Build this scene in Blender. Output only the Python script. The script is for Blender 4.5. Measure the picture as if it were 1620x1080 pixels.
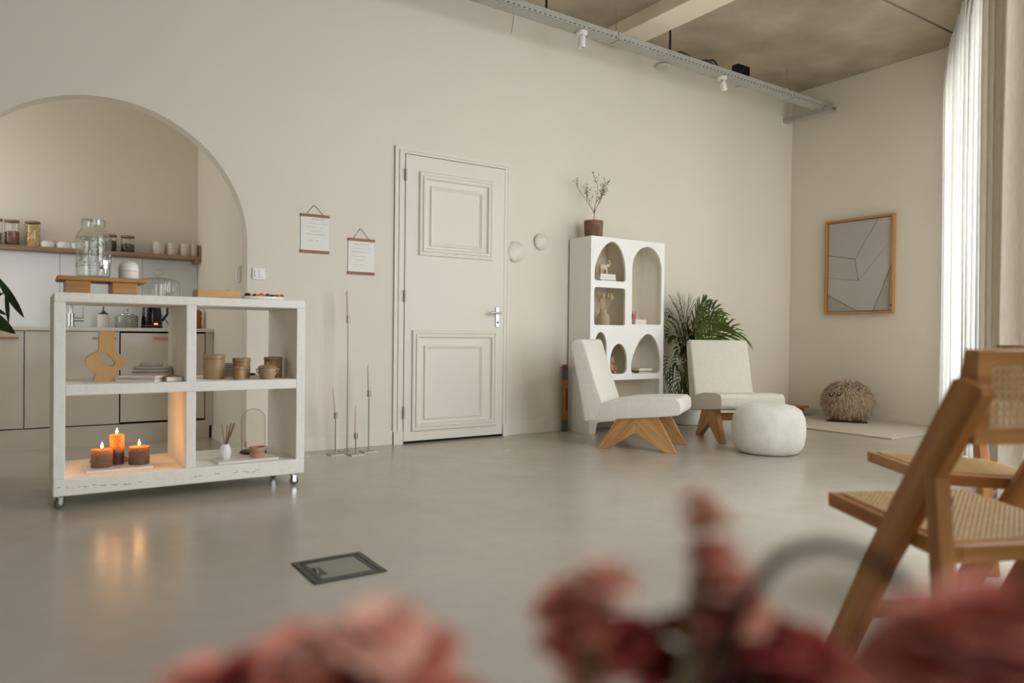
import bpy, bmesh, math, random
from mathutils import Vector, Matrix
from mathutils.geometry import tessellate_polygon

R = math.radians
PI = math.pi
scene = bpy.context.scene
for o in list(bpy.data.objects):
    bpy.data.objects.remove(o)
rnd = random.Random(7)

# ------------------------------------------------------------------ camera
cam_data = bpy.data.cameras.new('camera')
cam = bpy.data.objects.new('camera', cam_data)
scene.collection.objects.link(cam)
cam_data.sensor_width = 36.0
cam_data.lens = 1150.94 / 1620 * 36.0
yaw, pitch, roll = 0.5899, -0.0104, 0.0111
r0 = Vector((math.cos(yaw), -math.sin(yaw), 0)); f0 = Vector((math.sin(yaw), math.cos(yaw), 0)); u0 = Vector((0, 0, 1))
f1 = f0 * math.cos(pitch) + u0 * math.sin(pitch); u1 = u0 * math.cos(pitch) - f0 * math.sin(pitch)
r2 = r0 * math.cos(roll) + u1 * math.sin(roll); u2 = u1 * math.cos(roll) - r0 * math.sin(roll)
m = Matrix((r2, u2, -f1)).transposed().to_4x4()
m.translation = Vector((0, -5.2123, 0.8704))
cam.matrix_world = m
cam_data.dof.use_dof = True
cam_data.dof.focus_distance = 5.6
cam_data.dof.aperture_fstop = 1.75
cam_data.clip_start = 0.02
scene.camera = cam

# ------------------------------------------------------------------ exposure, world, daylight
scene.view_settings.view_transform = 'Standard'
scene.view_settings.look = 'None'
scene.view_settings.gamma = 1.0
scene.view_settings.use_curve_mapping = False
scene.view_settings.exposure = 0.08
scene.cycles.max_bounces = 10
scene.cycles.diffuse_bounces = 6
scene.cycles.transparent_max_bounces = 16
scene.cycles.sample_clamp_indirect = 6.0
scene.cycles.caustics_reflective = False
scene.cycles.caustics_refractive = False
scene.cycles.use_denoising = True

world = bpy.data.worlds.new('world'); scene.world = world; world.use_nodes = True
wn = world.node_tree.nodes; wl = world.node_tree.links
bg = wn['Background']; bg.inputs['Strength'].default_value = 0.7
tc = wn.new('ShaderNodeTexCoord'); sx = wn.new('ShaderNodeSeparateXYZ'); cr = wn.new('ShaderNodeValToRGB')
cr.color_ramp.elements[0].position = 0.0; cr.color_ramp.elements[0].color = (0.55, 0.56, 0.55, 1)
cr.color_ramp.elements[1].position = 0.35; cr.color_ramp.elements[1].color = (0.86, 0.92, 1.0, 1)
wl.new(tc.outputs['Generated'], sx.inputs[0]); wl.new(sx.outputs['Z'], cr.inputs[0]); wl.new(cr.outputs[0], bg.inputs['Color'])

# window wall: inner curtain line runs from the corner WP along WD; WN points into the room
WP = Vector((7.35, -1.72, 0)); WD = Vector((-0.853, -0.522, 0)).normalized(); WN = Vector((-0.522, 0.853, 0)).normalized()
def wpt(s, off, z): return WP + WD * s + WN * off + Vector((0, 0, z))

def area(name, loc, aim, sx_, sy_, power, col, spread=180):
    d = bpy.data.lights.new(name, 'AREA'); d.shape = 'RECTANGLE'; d.size = sx_; d.size_y = sy_
    d.energy = power; d.color = col; d.spread = R(spread)
    o = bpy.data.objects.new(name, d); scene.collection.objects.link(o)
    o.location = loc; o.rotation_euler = (Vector(aim)).to_track_quat('-Z', 'Y').to_euler()
    return o
LP = [185, 114, 30, 22]; WARM = (0.95, 0.97, 1.0); COOL = (0.93, 0.95, 0.97)
down = WN + Vector((0, 0, -0.22))
area('daylight_bay_curtained', wpt(1.50, -0.50, 1.68), WN + Vector((0, 0, -0.1)), 2.7, 3.0, LP[0], (0.93, 0.97, 1.03))
area('daylight_bay_middle', wpt(4.45, -0.45, 1.70), down, 2.0, 3.0, LP[1], WARM)
area('daylight_bay_rear', wpt(8.0, -0.45, 1.50), WN + Vector((0, 0, -0.5)), 2.6, 2.6, LP[2], WARM, 130)
area('daylight_kitchen', (-2.05, 0.95, 1.7), (1, 0.05, -0.1), 1.0, 1.6, LP[3], COOL)

# ------------------------------------------------------------------ helpers
def lin(c):
    return tuple(((v / 255) / 12.92 if v / 255 <= 0.04045 else ((v / 255 + 0.055) / 1.055) ** 2.4) for v in c)

MATS = {}
def mat(name, rgb, rough=0.6, var=0.05, scale=5.0, bump=0.0, bscale=80.0, metal=0.0, spec=0.5, stretch=None, rgb2=None,
        detail=4.0, coat=0.0, sss=0.0, sheen=0.0, contrast=(0.3, 0.7), emit=None, estr=0.0, trans=0.0, rvar=0.0):
    mt = bpy.data.materials.new(name); mt.use_nodes = True
    n = mt.node_tree.nodes; l = mt.node_tree.links; b = n['Principled BSDF']
    c = lin(rgb)
    t = n.new('ShaderNodeTexCoord'); mp = n.new('ShaderNodeMapping')
    l.new(t.outputs['Object'], mp.inputs[0])
    if stretch: mp.inputs['Scale'].default_value = stretch
    nz = n.new('ShaderNodeTexNoise'); nz.inputs['Scale'].default_value = scale; nz.inputs['Detail'].default_value = detail
    l.new(mp.outputs[0], nz.inputs['Vector'])
    ramp = n.new('ShaderNodeValToRGB'); e = ramp.color_ramp.elements
    e[0].position, e[1].position = contrast
    if rgb2: ca, cb = c, lin(rgb2)
    else: ca = tuple(v * (1 - var) for v in c); cb = tuple(min(1, v * (1 + var)) for v in c)
    e[0].color = (*ca, 1); e[1].color = (*cb, 1)
    l.new(nz.outputs['Fac'], ramp.inputs[0]); l.new(ramp.outputs[0], b.inputs['Base Color'])
    b.inputs['Roughness'].default_value = rough; b.inputs['Metallic'].default_value = metal
    b.inputs['Specular IOR Level'].default_value = spec
    if rvar:
        mr = n.new('ShaderNodeMapRange'); mr.inputs['To Min'].default_value = rough - rvar; mr.inputs['To Max'].default_value = rough + rvar
        l.new(nz.outputs['Fac'], mr.inputs['Value']); l.new(mr.outputs[0], b.inputs['Roughness'])
    if coat: b.inputs['Coat Weight'].default_value = coat; b.inputs['Coat Roughness'].default_value = 0.15
    if sss:
        b.inputs['Subsurface Weight'].default_value = sss; b.inputs['Subsurface Radius'].default_value = (0.03, 0.012, 0.005)
    if sheen: b.inputs['Sheen Weight'].default_value = sheen
    if emit: b.inputs['Emission Color'].default_value = (*emit, 1); b.inputs['Emission Strength'].default_value = estr
    if bump:
        n2 = n.new('ShaderNodeTexNoise'); n2.inputs['Scale'].default_value = bscale; n2.inputs['Detail'].default_value = 3
        l.new(mp.outputs[0], n2.inputs['Vector'])
        bp = n.new('ShaderNodeBump'); bp.inputs['Strength'].default_value = bump; bp.inputs['Distance'].default_value = 0.01
        l.new(n2.outputs['Fac'], bp.inputs['Height']); l.new(bp.outputs[0], b.inputs['Normal'])
    MATS[name] = mt
    return mt

def wood(name, a, b_, axis=2, rough=0.5, scale=14.0):
    st = [1, 1, 1]; st[axis] = 0.07
    return mat(name, a, rough=rough, rgb2=b_, scale=scale * 2.2, stretch=tuple(st), detail=6, bump=0.15, bscale=scale * 5, contrast=(0.32, 0.68), spec=0.4)

def glass(name, tint=(0.985, 0.99, 0.985), edge=(0.58, 0.59, 0.56), gloss=0.05, rim=0.55):
    mt = bpy.data.materials.new(name); mt.use_nodes = True
    n = mt.node_tree.nodes; l = mt.node_tree.links; n.clear()
    out = n.new('ShaderNodeOutputMaterial'); tr = n.new('ShaderNodeBsdfTransparent'); gl = n.new('ShaderNodeBsdfGlossy')
    gl.inputs['Roughness'].default_value = 0.04
    lw = n.new('ShaderNodeLayerWeight'); lw.inputs['Blend'].default_value = 0.3
    rp = n.new('ShaderNodeValToRGB'); rp.color_ramp.elements[0].color = (*tint, 1); rp.color_ramp.elements[0].position = 0.4
    rp.color_ramp.elements[1].color = (*edge, 1); rp.color_ramp.elements[1].position = 0.95
    l.new(lw.outputs['Facing'], rp.inputs[0]); l.new(rp.outputs[0], tr.inputs['Color'])
    pw = n.new('ShaderNodeMath'); pw.operation = 'POWER'; pw.inputs[1].default_value = 3.0; l.new(lw.outputs['Facing'], pw.inputs[0])
    ad = n.new('ShaderNodeMath'); ad.operation = 'MULTIPLY_ADD'; ad.inputs[1].default_value = rim; ad.inputs[2].default_value = gloss
    l.new(pw.outputs[0], ad.inputs[0]); ad.use_clamp = True
    mx = n.new('ShaderNodeMixShader'); l.new(ad.outputs[0], mx.inputs[0]); l.new(tr.outputs[0], mx.inputs[1]); l.new(gl.outputs[0], mx.inputs[2])
    l.new(mx.outputs[0], out.inputs[0])
    return mt

def cloth_translucent(name, rgb, transl=0.5, scale=120):
    mt = bpy.data.materials.new(name); mt.use_nodes = True
    n = mt.node_tree.nodes; l = mt.node_tree.links; n.clear()
    out = n.new('ShaderNodeOutputMaterial'); df = n.new('ShaderNodeBsdfDiffuse'); tl = n.new('ShaderNodeBsdfTranslucent')
    t = n.new('ShaderNodeTexCoord'); mp = n.new('ShaderNodeMapping'); mp.inputs['Scale'].default_value = (1, 1, 0.12)
    nz = n.new('ShaderNodeTexNoise'); nz.inputs['Scale'].default_value = scale; nz.inputs['Detail'].default_value = 3
    rp = n.new('ShaderNodeValToRGB'); c = lin(rgb)
    rp.color_ramp.elements[0].position = 0.35; rp.color_ramp.elements[1].position = 0.65
    rp.color_ramp.elements[0].color = (*[v * 0.9 for v in c], 1); rp.color_ramp.elements[1].color = (*c, 1)
    l.new(t.outputs['Object'], mp.inputs[0]); l.new(mp.outputs[0], nz.inputs['Vector']); l.new(nz.outputs['Fac'], rp.inputs[0])
    l.new(rp.outputs[0], df.inputs[0]); l.new(rp.outputs[0], tl.inputs[0])
    mx = n.new('ShaderNodeMixShader'); mx.inputs[0].default_value = transl
    l.new(df.outputs[0], mx.inputs[1]); l.new(tl.outputs[0], mx.inputs[2]); l.new(mx.outputs[0], out.inputs[0])
    return mt

def chain_loc(p):
    v = Vector((0, 0, 0))
    while p is not None:
        v += p.location; p = p.parent
    return v

class MB:
    def __init__(s): s.v = []; s.f = []
    def add(s, vs, fs):
        b = len(s.v); s.v += [tuple(x) for x in vs]; s.f += [tuple(b + i for i in f) for f in fs]; return s
    def box(s, x0, x1, y0, y1, z0, z1):
        x0, x1 = sorted((x0, x1)); y0, y1 = sorted((y0, y1)); z0, z1 = sorted((z0, z1))
        return s.add([(x0,y0,z0),(x1,y0,z0),(x1,y1,z0),(x0,y1,z0),(x0,y0,z1),(x1,y0,z1),(x1,y1,z1),(x0,y1,z1)],
                     [(0,3,2,1),(4,5,6,7),(0,1,5,4),(1,2,6,5),(2,3,7,6),(3,0,4,7)])
    def obox(s, c, ax, ay, az, hx, hy, hz):
        c = Vector(c); ax = Vector(ax).normalized(); ay = Vector(ay).normalized(); az = Vector(az).normalized()
        vs = [c + ax*hx*i + ay*hy*j + az*hz*k for k in (-1,1) for (i,j) in ((-1,-1),(1,-1),(1,1),(-1,1))]
        return s.add(vs, [(0,3,2,1),(4,5,6,7),(0,1,5,4),(1,2,6,5),(2,3,7,6),(3,0,4,7)])
    def prism(s, poly, fn, a, b):
        """poly: 2d points (ccw or cw), fn(u,v,t)->3d, extruded from t=a to b"""
        n = len(poly)
        vs = [fn(u, v, a) for u, v in poly] + [fn(u, v, b) for u, v in poly]
        tri = tessellate_polygon([[Vector((u, v, 0)) for u, v in poly]])
        fs = [tuple(t) for t in tri] + [tuple(n + i for i in reversed(t)) for t in tri]
        fs += [(i, (i+1) % n, n + (i+1) % n, n + i) for i in range(n)]
        return s.add(vs, fs)
    def holes(s, loops, fn, a, b):
        pts = [p for L in loops for p in L]; n = len(pts)
        tri = tessellate_polygon([[Vector((u, v, 0)) for u, v in L] for L in loops])
        vs = [fn(u, v, a) for u, v in pts] + [fn(u, v, b) for u, v in pts]
        fs = [tuple(t) for t in tri] + [tuple(n + i for i in reversed(t)) for t in tri]
        k = 0
        for L in loops:
            m_ = len(L)
            fs += [(k+i, k+(i+1) % m_, n+k+(i+1) % m_, n+k+i) for i in range(m_)]
            k += m_
        return s.add(vs, fs)
    def tube(s, pts, r, seg=10, caps=True):
        pts = [Vector(p) for p in pts]; n = len(pts)
        rs = r if isinstance(r, (list, tuple)) else [r] * n
        base = len(s.v); prev = None
        for i, p in enumerate(pts):
            t = (pts[min(i+1, n-1)] - pts[max(i-1, 0)]).normalized()
            ref = Vector((0,0,1)) if abs(t.z) < 0.95 else Vector((1,0,0))
            a = t.cross(ref).normalized() if prev is None else (prev - t * prev.dot(t)).normalized()
            prev = a; b = t.cross(a)
            for k in range(seg):
                an = 2*PI*k/seg; s.v.append(tuple(p + (a*math.cos(an) + b*math.sin(an)) * rs[i]))
        for i in range(n-1):
            for k in range(seg):
                s.f.append((base+i*seg+k, base+i*seg+(k+1) % seg, base+(i+1)*seg+(k+1) % seg, base+(i+1)*seg+k))
        if caps:
            s.f.append(tuple(base + k for k in reversed(range(seg)))); s.f.append(tuple(base+(n-1)*seg+k for k in range(seg)))
        return s
    def lathe(s, prof, c=(0,0,0), seg=32, axis=None, wob=None):
        """prof: (r,z) list"""
        base = len(s.v); c = Vector(c); n = len(prof)
        for (r, z) in prof:
            for k in range(seg):
                an = 2*PI*k/seg; rr = r * (wob(an, z) if wob else 1)
                p = Vector((rr*math.cos(an), rr*math.sin(an), z))
                if axis is not None: p = axis @ p
                s.v.append(tuple(c + p))
        for i in range(n-1):
            for k in range(seg):
                s.f.append((base+i*seg+k, base+i*seg+(k+1) % seg, base+(i+1)*seg+(k+1) % seg, base+(i+1)*seg+k))
        if prof[0][0] > 1e-5: s.f.append(tuple(base + k for k in reversed(range(seg))))
        if prof[-1][0] > 1e-5: s.f.append(tuple(base+(n-1)*seg+k for k in range(seg)))
        return s
    def build(s, name, material, parent=None, bevel=0.0, smooth=False, local=False, origin=None, sub=0, angle=40, bseg=2, label=None):
        me = bpy.data.meshes.new(name)
        off = Vector((0,0,0))
        if not local:
            if parent is not None: off = chain_loc(parent)
            elif origin is not None: off = Vector(origin)
        elif origin is not None: off = Vector(origin)
        me.from_pydata([tuple(Vector(v) - off) for v in s.v], [], s.f)
        bm = bmesh.new(); bm.from_mesh(me)
        bmesh.ops.remove_doubles(bm, verts=bm.verts, dist=1e-6)
        bmesh.ops.recalc_face_normals(bm, faces=bm.faces)
        bm.to_mesh(me); bm.free()
        if smooth:
            me.shade_smooth()
            if angle < 180: me.set_sharp_from_angle(angle=R(angle))
        me.materials.append(material)
        o = bpy.data.objects.new(name, me); scene.collection.objects.link(o)
        if parent is not None: o.parent = parent
        elif origin is not None and not local: o.location = origin
        if bevel:
            md = o.modifiers.new('bevel', 'BEVEL'); md.width = bevel; md.segments = bseg; md.limit_method = 'ANGLE'; md.angle_limit = R(35)
            if bseg > 2: me.shade_smooth()
        if sub:
            md = o.modifiers.new('sub', 'SUBSURF'); md.levels = sub; md.render_levels = sub
        if label: o['label'] = label
        return o

def thing(name, label, cat, loc=(0,0,0), rotz=0.0, group=None):
    o = bpy.data.objects.new(name, None); scene.collection.objects.link(o)
    o.empty_display_size = 0.1; o.location = loc; o.rotation_euler = (0, 0, rotz)
    o['label'] = label; o['category'] = cat
    if group: o['group'] = group
    return o
def tag(o, label, cat, group=None):
    o['label'] = label; o['category'] = cat
    if group: o['group'] = group
    return o
def struct(o): o['kind'] = 'structure'; return o
def stuff(o): o['kind'] = 'stuff'; return o
XYZ = lambda u, v, t: (u, t, v)          # polygon in x-z, extruded along y
YZX = lambda u, v, t: (t, u, v)          # polygon in y-z, extruded along x

# ------------------------------------------------------------------ materials
M_wall = mat('wall_paint', (227, 221, 208), rough=0.9, var=0.015, scale=1.2, bump=0.04, bscale=220, spec=0.2)
M_endwall = M_wall
M_trim = mat('trim_paint', (228, 222, 208), rough=0.55, var=0.01, scale=3, spec=0.35)
M_door = mat('door_paint', (229, 224, 212), rough=0.5, var=0.01, scale=3, spec=0.35)
M_ceil = mat('raw_concrete_ceiling', (150, 139, 122), rgb2=(186, 174, 155), rough=0.95, scale=1.6, detail=9, bump=0.35, bscale=45, spec=0.1, contrast=(0.3, 0.72))
M_beam = mat('beam_paint', (232, 221, 200), rough=0.9, var=0.02, scale=2)
M_niche = mat('beige_niche_paint', (222, 213, 194), rough=0.9, var=0.02, scale=4, spec=0.2)
M_plaster = mat('white_plaster', (240, 236, 228), rough=0.8, var=0.025, scale=7, bump=0.35, bscale=30, spec=0.25)
M_bookcase = mat('white_lacquer', (248, 247, 244), rough=0.6, var=0.01, scale=4, spec=0.3)
M_oak = wood('oak', (150, 106, 66), (188, 144, 98), axis=0)
M_oakz = wood('oak_upright', (150, 106, 66), (186, 142, 96), axis=2)
M_beech = wood('beech', (160, 104, 50), (190, 136, 74), axis=1, rough=0.42)
M_beechz = wood('beech_upright', (150, 98, 52), (184, 132, 76), axis=2, rough=0.42)
M_beechx = wood('beech_cross', (160, 106, 54), (194, 142, 84), axis=0, rough=0.42)
M_bamboo = wood('bamboo', (158, 108, 58), (192, 142, 84), axis=0, rough=0.45)
M_shelfwood = wood('shelf_oak', (134, 108, 84), (160, 134, 108), axis=0)
M_cane = mat('woven_cane', (206, 174, 124), rough=0.6, var=0.12, scale=60)
M_fabric = mat('cream_boucle', (242, 237, 225), rough=0.95, var=0.03, scale=40, bump=0.7, bscale=260, sheen=0.25, spec=0.15)
M_pouf = mat('white_boucle', (234, 231, 222), rough=0.95, var=0.07, scale=9, bump=0.6, bscale=200, sheen=0.2, spec=0.15)
M_metal = mat('brushed_nickel', (168, 162, 152), rough=0.35, metal=0.85, var=0.03)
M_chrome = mat('chrome', (205, 205, 205), rough=0.12, metal=1.0, var=0.01)
M_galv = mat('galvanised_steel', (176, 174, 165), rough=0.6, metal=0.2, var=0.1, scale=30, spec=0.4)
M_black = mat('black_plastic', (22, 21, 20), rough=0.35, var=0.05)
M_darkgap = mat('dark_gap', (16, 14, 12), rough=0.9, var=0.05)
M_white = mat('white_ceramic', (236, 233, 228), rough=0.35, var=0.01, spec=0.5)
M_whitematt = mat('matt_white_ceramic', (216, 210, 200), rough=0.7, var=0.03, scale=20)
M_copper = mat('copper', (170, 112, 76), rough=0.35, metal=0.7, var=0.05)
M_cab = mat('gloss_cabinet', (206, 200, 186), rough=0.12, var=0.01, scale=2, spec=0.5)
M_cabwhite = mat('worktop_laminate', (222, 216, 204), rough=0.4, var=0.02)
M_splash = mat('gloss_splashback', (222, 224, 224), rough=0.14, var=0.01, spec=0.5)
M_green = mat('palm_green', (38, 50, 18), rgb2=(92, 106, 42), rough=0.65, scale=6, spec=0.15)
M_cane_stem = mat('palm_stem', (112, 92, 52), rgb2=(150, 128, 78), rough=0.6, scale=20)
M_leafdark = mat('philodendron_green', (34, 48, 18), rgb2=(62, 78, 32), rough=0.55, scale=9, spec=0.25)
M_stone = mat('stoneware', (126, 98, 64), rgb2=(172, 144, 104), rough=0.42, scale=9, stretch=(1, 1, 0.35), spec=0.5)
M_clay = mat('clay', (188, 148, 118), rough=0.8, var=0.06, scale=20)
M_marble = mat('marble', (226, 223, 216), rough=0.3, var=0.05, scale=10)
M_paper = mat('paper', (236, 234, 228), rough=0.85, var=0.01)
M_ink = mat('ink', (150, 148, 145), rough=0.9, var=0.02)
M_walnut = wood('poster_wood', (134, 90, 56), (158, 110, 72), axis=0)
M_card = mat('cardboard_brown_ceramic', (194, 152, 102), rough=0.85, var=0.05, scale=30)
M_glass = glass('clear_glass')
M_glassthin = glass('thin_dome_glass', tint=(0.95, 0.94, 0.91), edge=(0.42, 0.40, 0.34), gloss=0.03, rim=0.35)
M_domeglass = glass('ribbed_dome_glass', tint=(0.95, 0.96, 0.95), edge=(0.42, 0.43, 0.40), gloss=0.09, rim=0.7)
M_pane = glass('window_glass', tint=(0.98, 0.99, 0.99), edge=(0.9, 0.92, 0.92), gloss=0.02, rim=0.3)
M_curtain = cloth_translucent('sheer_linen', (232, 228, 220), 0.42)
M_linen = cloth_translucent('heavy_linen', (216, 205, 188), 0.08)

# concrete floor
M_floor = bpy.data.materials.new('polished_concrete'); M_floor.use_nodes = True
def _floor():
    n = M_floor.node_tree.nodes; l = M_floor.node_tree.links; b = n['Principled BSDF']
    t = n.new('ShaderNodeTexCoord')
    a = n.new('ShaderNodeTexNoise'); a.inputs['Scale'].default_value = 0.9; a.inputs['Detail'].default_value = 8; a.inputs['Roughness'].default_value = 0.6; a.inputs['Distortion'].default_value = 0.15
    c = n.new('ShaderNodeTexNoise'); c.inputs['Scale'].default_value = 9; c.inputs['Detail'].default_value = 6
    l.new(t.outputs['Object'], a.inputs['Vector']); l.new(t.outputs['Object'], c.inputs['Vector'])
    r1 = n.new('ShaderNodeValToRGB'); e = r1.color_ramp.elements
    e[0].position = 0.2; e[1].position = 0.85; e[0].color = (*lin((171, 164, 151)), 1); e[1].color = (*lin((190, 184, 171)), 1)
    l.new(a.outputs['Fac'], r1.inputs[0])
    r2_ = n.new('ShaderNodeValToRGB'); e = r2_.color_ramp.elements
    e[0].position = 0.35; e[1].position = 0.7; e[0].color = (0.97, 0.97, 0.97, 1); e[1].color = (1.02, 1.02, 1.02, 1)
    l.new(c.outputs['Fac'], r2_.inputs[0])
    mx = n.new('ShaderNodeMix'); mx.data_type = 'RGBA'; mx.blend_type = 'MULTIPLY'; mx.inputs['Factor'].default_value = 1
    l.new(r1.outputs[0], mx.inputs['A']); l.new(r2_.outputs[0], mx.inputs['B']); l.new(mx.outputs['Result'], b.inputs['Base Color'])
    mr = n.new('ShaderNodeMapRange'); mr.inputs['To Min'].default_value = 0.19; mr.inputs['To Max'].default_value = 0.31
    l.new(a.outputs['Fac'], mr.inputs['Value']); l.new(mr.outputs[0], b.inputs['Roughness'])
    b.inputs['Specular IOR Level'].default_value = 0.40
    bp = n.new('ShaderNodeBump'); bp.inputs['Strength'].default_value = 0.03; bp.inputs['Distance'].default_value = 0.01
    l.new(c.outputs['Fac'], bp.inputs['Height']); l.new(bp.outputs[0], b.inputs['Normal'])
_floor()

# ------------------------------------------------------------------ room shell
CH = 3.668; X1 = 7.348; XL = -3.5
struct(MB().box(XL - 0.12, X1 + 0.9, -9.2, 1.87, -0.15, 0).build('floor', M_floor))
# ceiling: two cast slabs with an open joint at y = -1.88
struct(MB().box(XL - 0.12, X1 + 0.9, -1.868, 0.12, CH, CH + 0.2).build('ceiling', M_ceil))
struct(MB().box(XL - 0.12, X1 + 0.9, -9.2, -1.892, CH, CH + 0.2).build('ceiling', M_ceil))
struct(MB().box(XL - 0.12, X1 + 0.9, -1.892, -1.868, CH + 0.05, CH + 0.2).build('trim_1', M_darkgap))
# main wall with the arched opening
AX, AZ, AR, WT = 0.42, 1.465, 0.857, 0.12
poly = [(XL - 0.12, 0), (AX - AR, 0)] + [(AX - AR * math.cos(PI * i / 64), AZ + AR * math.sin(PI * i / 64)) for i in range(65)] + \
       [(AX + AR, 0), (X1, 0), (X1, CH), (XL - 0.12, CH)]
w = MB(); n_ = len(poly)
w.prism(poly, XYZ, 0, WT); struct(w.build('wall_back', M_wall, smooth=True, angle=30))
# end wall
struct(MB().box(X1, X1 + 0.12, -1.90, 0.12, 0, CH).build('wall_right', M_endwall))
struct(MB().box(XL - 0.12, XL, -8.6, 0, 0, CH).build('wall_left', M_wall))
# window wall, oblique, with three tall openings
def wallseg(mb, s0, s1, z0, z1, o0=-0.40, o1=-0.20):
    p = [wpt(s0, o0, 0), wpt(s1, o0, 0), wpt(s1, o1, 0), wpt(s0, o1, 0)]
    mb.add([(q.x, q.y, z0) for q in p] + [(q.x, q.y, z1) for q in p], [(0,3,2,1),(4,5,6,7),(0,1,5,4),(1,2,6,5),(2,3,7,6),(3,0,4,7)])
BAYS = [(0.12, 2.80), (3.35, 5.50), (6.75, 9.25)]
w = MB(); SEND = 12.9; LZ = 3.25; s = -0.05
for a, b in BAYS:
    wallseg(w, s, a, 0, CH); wallseg(w, a, b, LZ, CH); wallseg(w, a, b, 0, 0.10); s = b
wallseg(w, s, SEND, 0, CH)
struct(w.build('wall_window', M_wall))
M_frame = mat('window_frame_paint', (90, 88, 84), rough=0.5)
for i, (a, b) in enumerate(BAYS):
    fr = MB()
    for q in (a + 0.025, (a + b) / 2, b - 0.025): wallseg(fr, q - 0.025, q + 0.025, 0.10, LZ, -0.33, -0.27)
    for z in (0.10, 2.35, LZ - 0.05): wallseg(fr, a, b, z, z + 0.05, -0.325, -0.275)
    o = struct(fr.build('window_%d' % (i + 1), M_frame, origin=wpt((a + b) / 2, -0.3, 0.1)))
    for h0, h1 in ((a + 0.05, (a + b) / 2 - 0.025), ((a + b) / 2 + 0.025, b - 0.05)):
        for z0, z1 in ((0.15, 2.35), (2.40, LZ - 0.05)):
            g = MB(); wallseg(g, h0, h1, z0, z1, -0.303, -0.297); g.build('pane', M_pane, o)
# kitchen alcove
KX = 1.275; KY = 1.75
struct(MB().box(-2.42, KX + 0.12, KY, KY + 0.12, 0, CH).build('wall_kitchen_back', M_wall))
struct(MB().box(KX, KX + 0.12, WT, KY, 0, CH).build('wall_kitchen_right', M_wall))
w = MB(); w.box(-2.42, -2.30, WT, 0.45, 0, CH); w.box(-2.42, -2.30, 1.45, KY, 0, CH); w.box(-2.42, -2.30, 0.45, 1.45, 0, 0.95); w.box(-2.42, -2.30, 0.45, 1.45, 2.5, CH)
struct(w.build('wall_kitchen_left', M_wall))
o = MB(); o.box(-2.39, -2.34, 0.45, 0.50, 0.95, 2.5); o.box(-2.39, -2.34, 1.40, 1.45, 0.95, 2.5); o.box(-2.39, -2.34, 0.5, 1.4, 0.95, 1.0); o.box(-2.39, -2.34, 0.5, 1.4, 2.45, 2.5)
o = struct(o.build('window_4', M_frame, origin=(-2.36, 0.95, 0.95)))
MB().box(-2.368, -2.362, 0.5, 1.4, 1.0, 2.45).build('pane', M_pane, o)
struct(MB().box(-2.42, KX + 0.12, WT, KY + 0.12, 2.9, 3.0).build('ceiling_kitchen', M_wall))
# baseboards
def board(nm, x0, x1, y0, y1, h): struct(MB().box(x0, x1, y0, y1, 0, h).build(nm, M_trim, bevel=0.003))
board('baseboard_back', AX + AR + 0.001, 2.375, -0.016, -0.0005, 0.107)
board('baseboard_back', 3.442, X1 - 0.013, -0.016, -0.0005, 0.107)
board('baseboard_left', XL + 0.001, AX - AR - 0.001, -0.016, -0.0005, 0.107)
board('baseboard_right', X1 - 0.013, X1 - 0.0005, -1.70, -0.001, 0.08)
board('baseboard_kitchen', KX - 0.014, KX - 0.0005, WT - 0.11, 1.04, 0.10)
# ceiling beam (boxed duct), running away from the wall
struct(MB().box(4.395, 4.69, -5.0, -0.12, 3.545, CH - 0.0005).build('trim_2', M_beam, bevel=0.004))

# ------------------------------------------------------------------ door
def ring(mb, x0, z0, x1, z1, prof, y0):
    loops = []
    for d, h in prof:
        loops.append([(x0+d, y0-h, z0+d), (x1-d, y0-h, z0+d), (x1-d, y0-h, z1-d), (x0+d, y0-h, z1-d)])
    vs = [p for L in loops for p in L]; fs = []
    for i in range(len(loops)-1):
        for k in range(4): fs.append((4*i+k, 4*i+(k+1) % 4, 4*(i+1)+(k+1) % 4, 4*(i+1)+k))
    mb.add(vs, fs)
door = MB().box(2.444, 3.385, -0.012, -0.0005, 0.0, 2.272).build('door_1', M_darkgap, origin=(2.9, 0, 0)); struct(door)
leaf = MB().box(2.459, 3.379, -0.030, -0.012, 0.019, 2.262).build('door_leaf', M_door, door, bevel=0.002)
prof_outer = [(0, 0), (0, 0.010), (0.006, 0.018), (0.020, 0.018), (0.026, 0.010), (0.030, 0.010), (0.034, 0.022), (0.052, 0.022), (0.058, 0.006), (0.064, 0)]
prof_inner = [(0, 0), (0, 0.007), (0.006, 0.014), (0.014, 0.014), (0.018, 0.006), (0.024, 0.006), (0.028, 0.0)]
for (ox0, oz0, ox1, oz1, ix0, iz0, ix1, iz1) in ((2.573, 1.482, 3.262, 2.141, 2.671, 1.560, 3.160, 2.035), (2.523, 0.096, 3.311, 0.892, 2.629, 0.184, 3.172, 0.772)):
    mb = MB(); ring(mb, ox0, oz0, ox1, oz1, prof_outer, -0.030); mb.build('moulding', M_door, leaf)
    mb = MB(); ring(mb, ix0, iz0, ix1, iz1, prof_inner, -0.030); mb.build('moulding', M_door, leaf)
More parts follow.
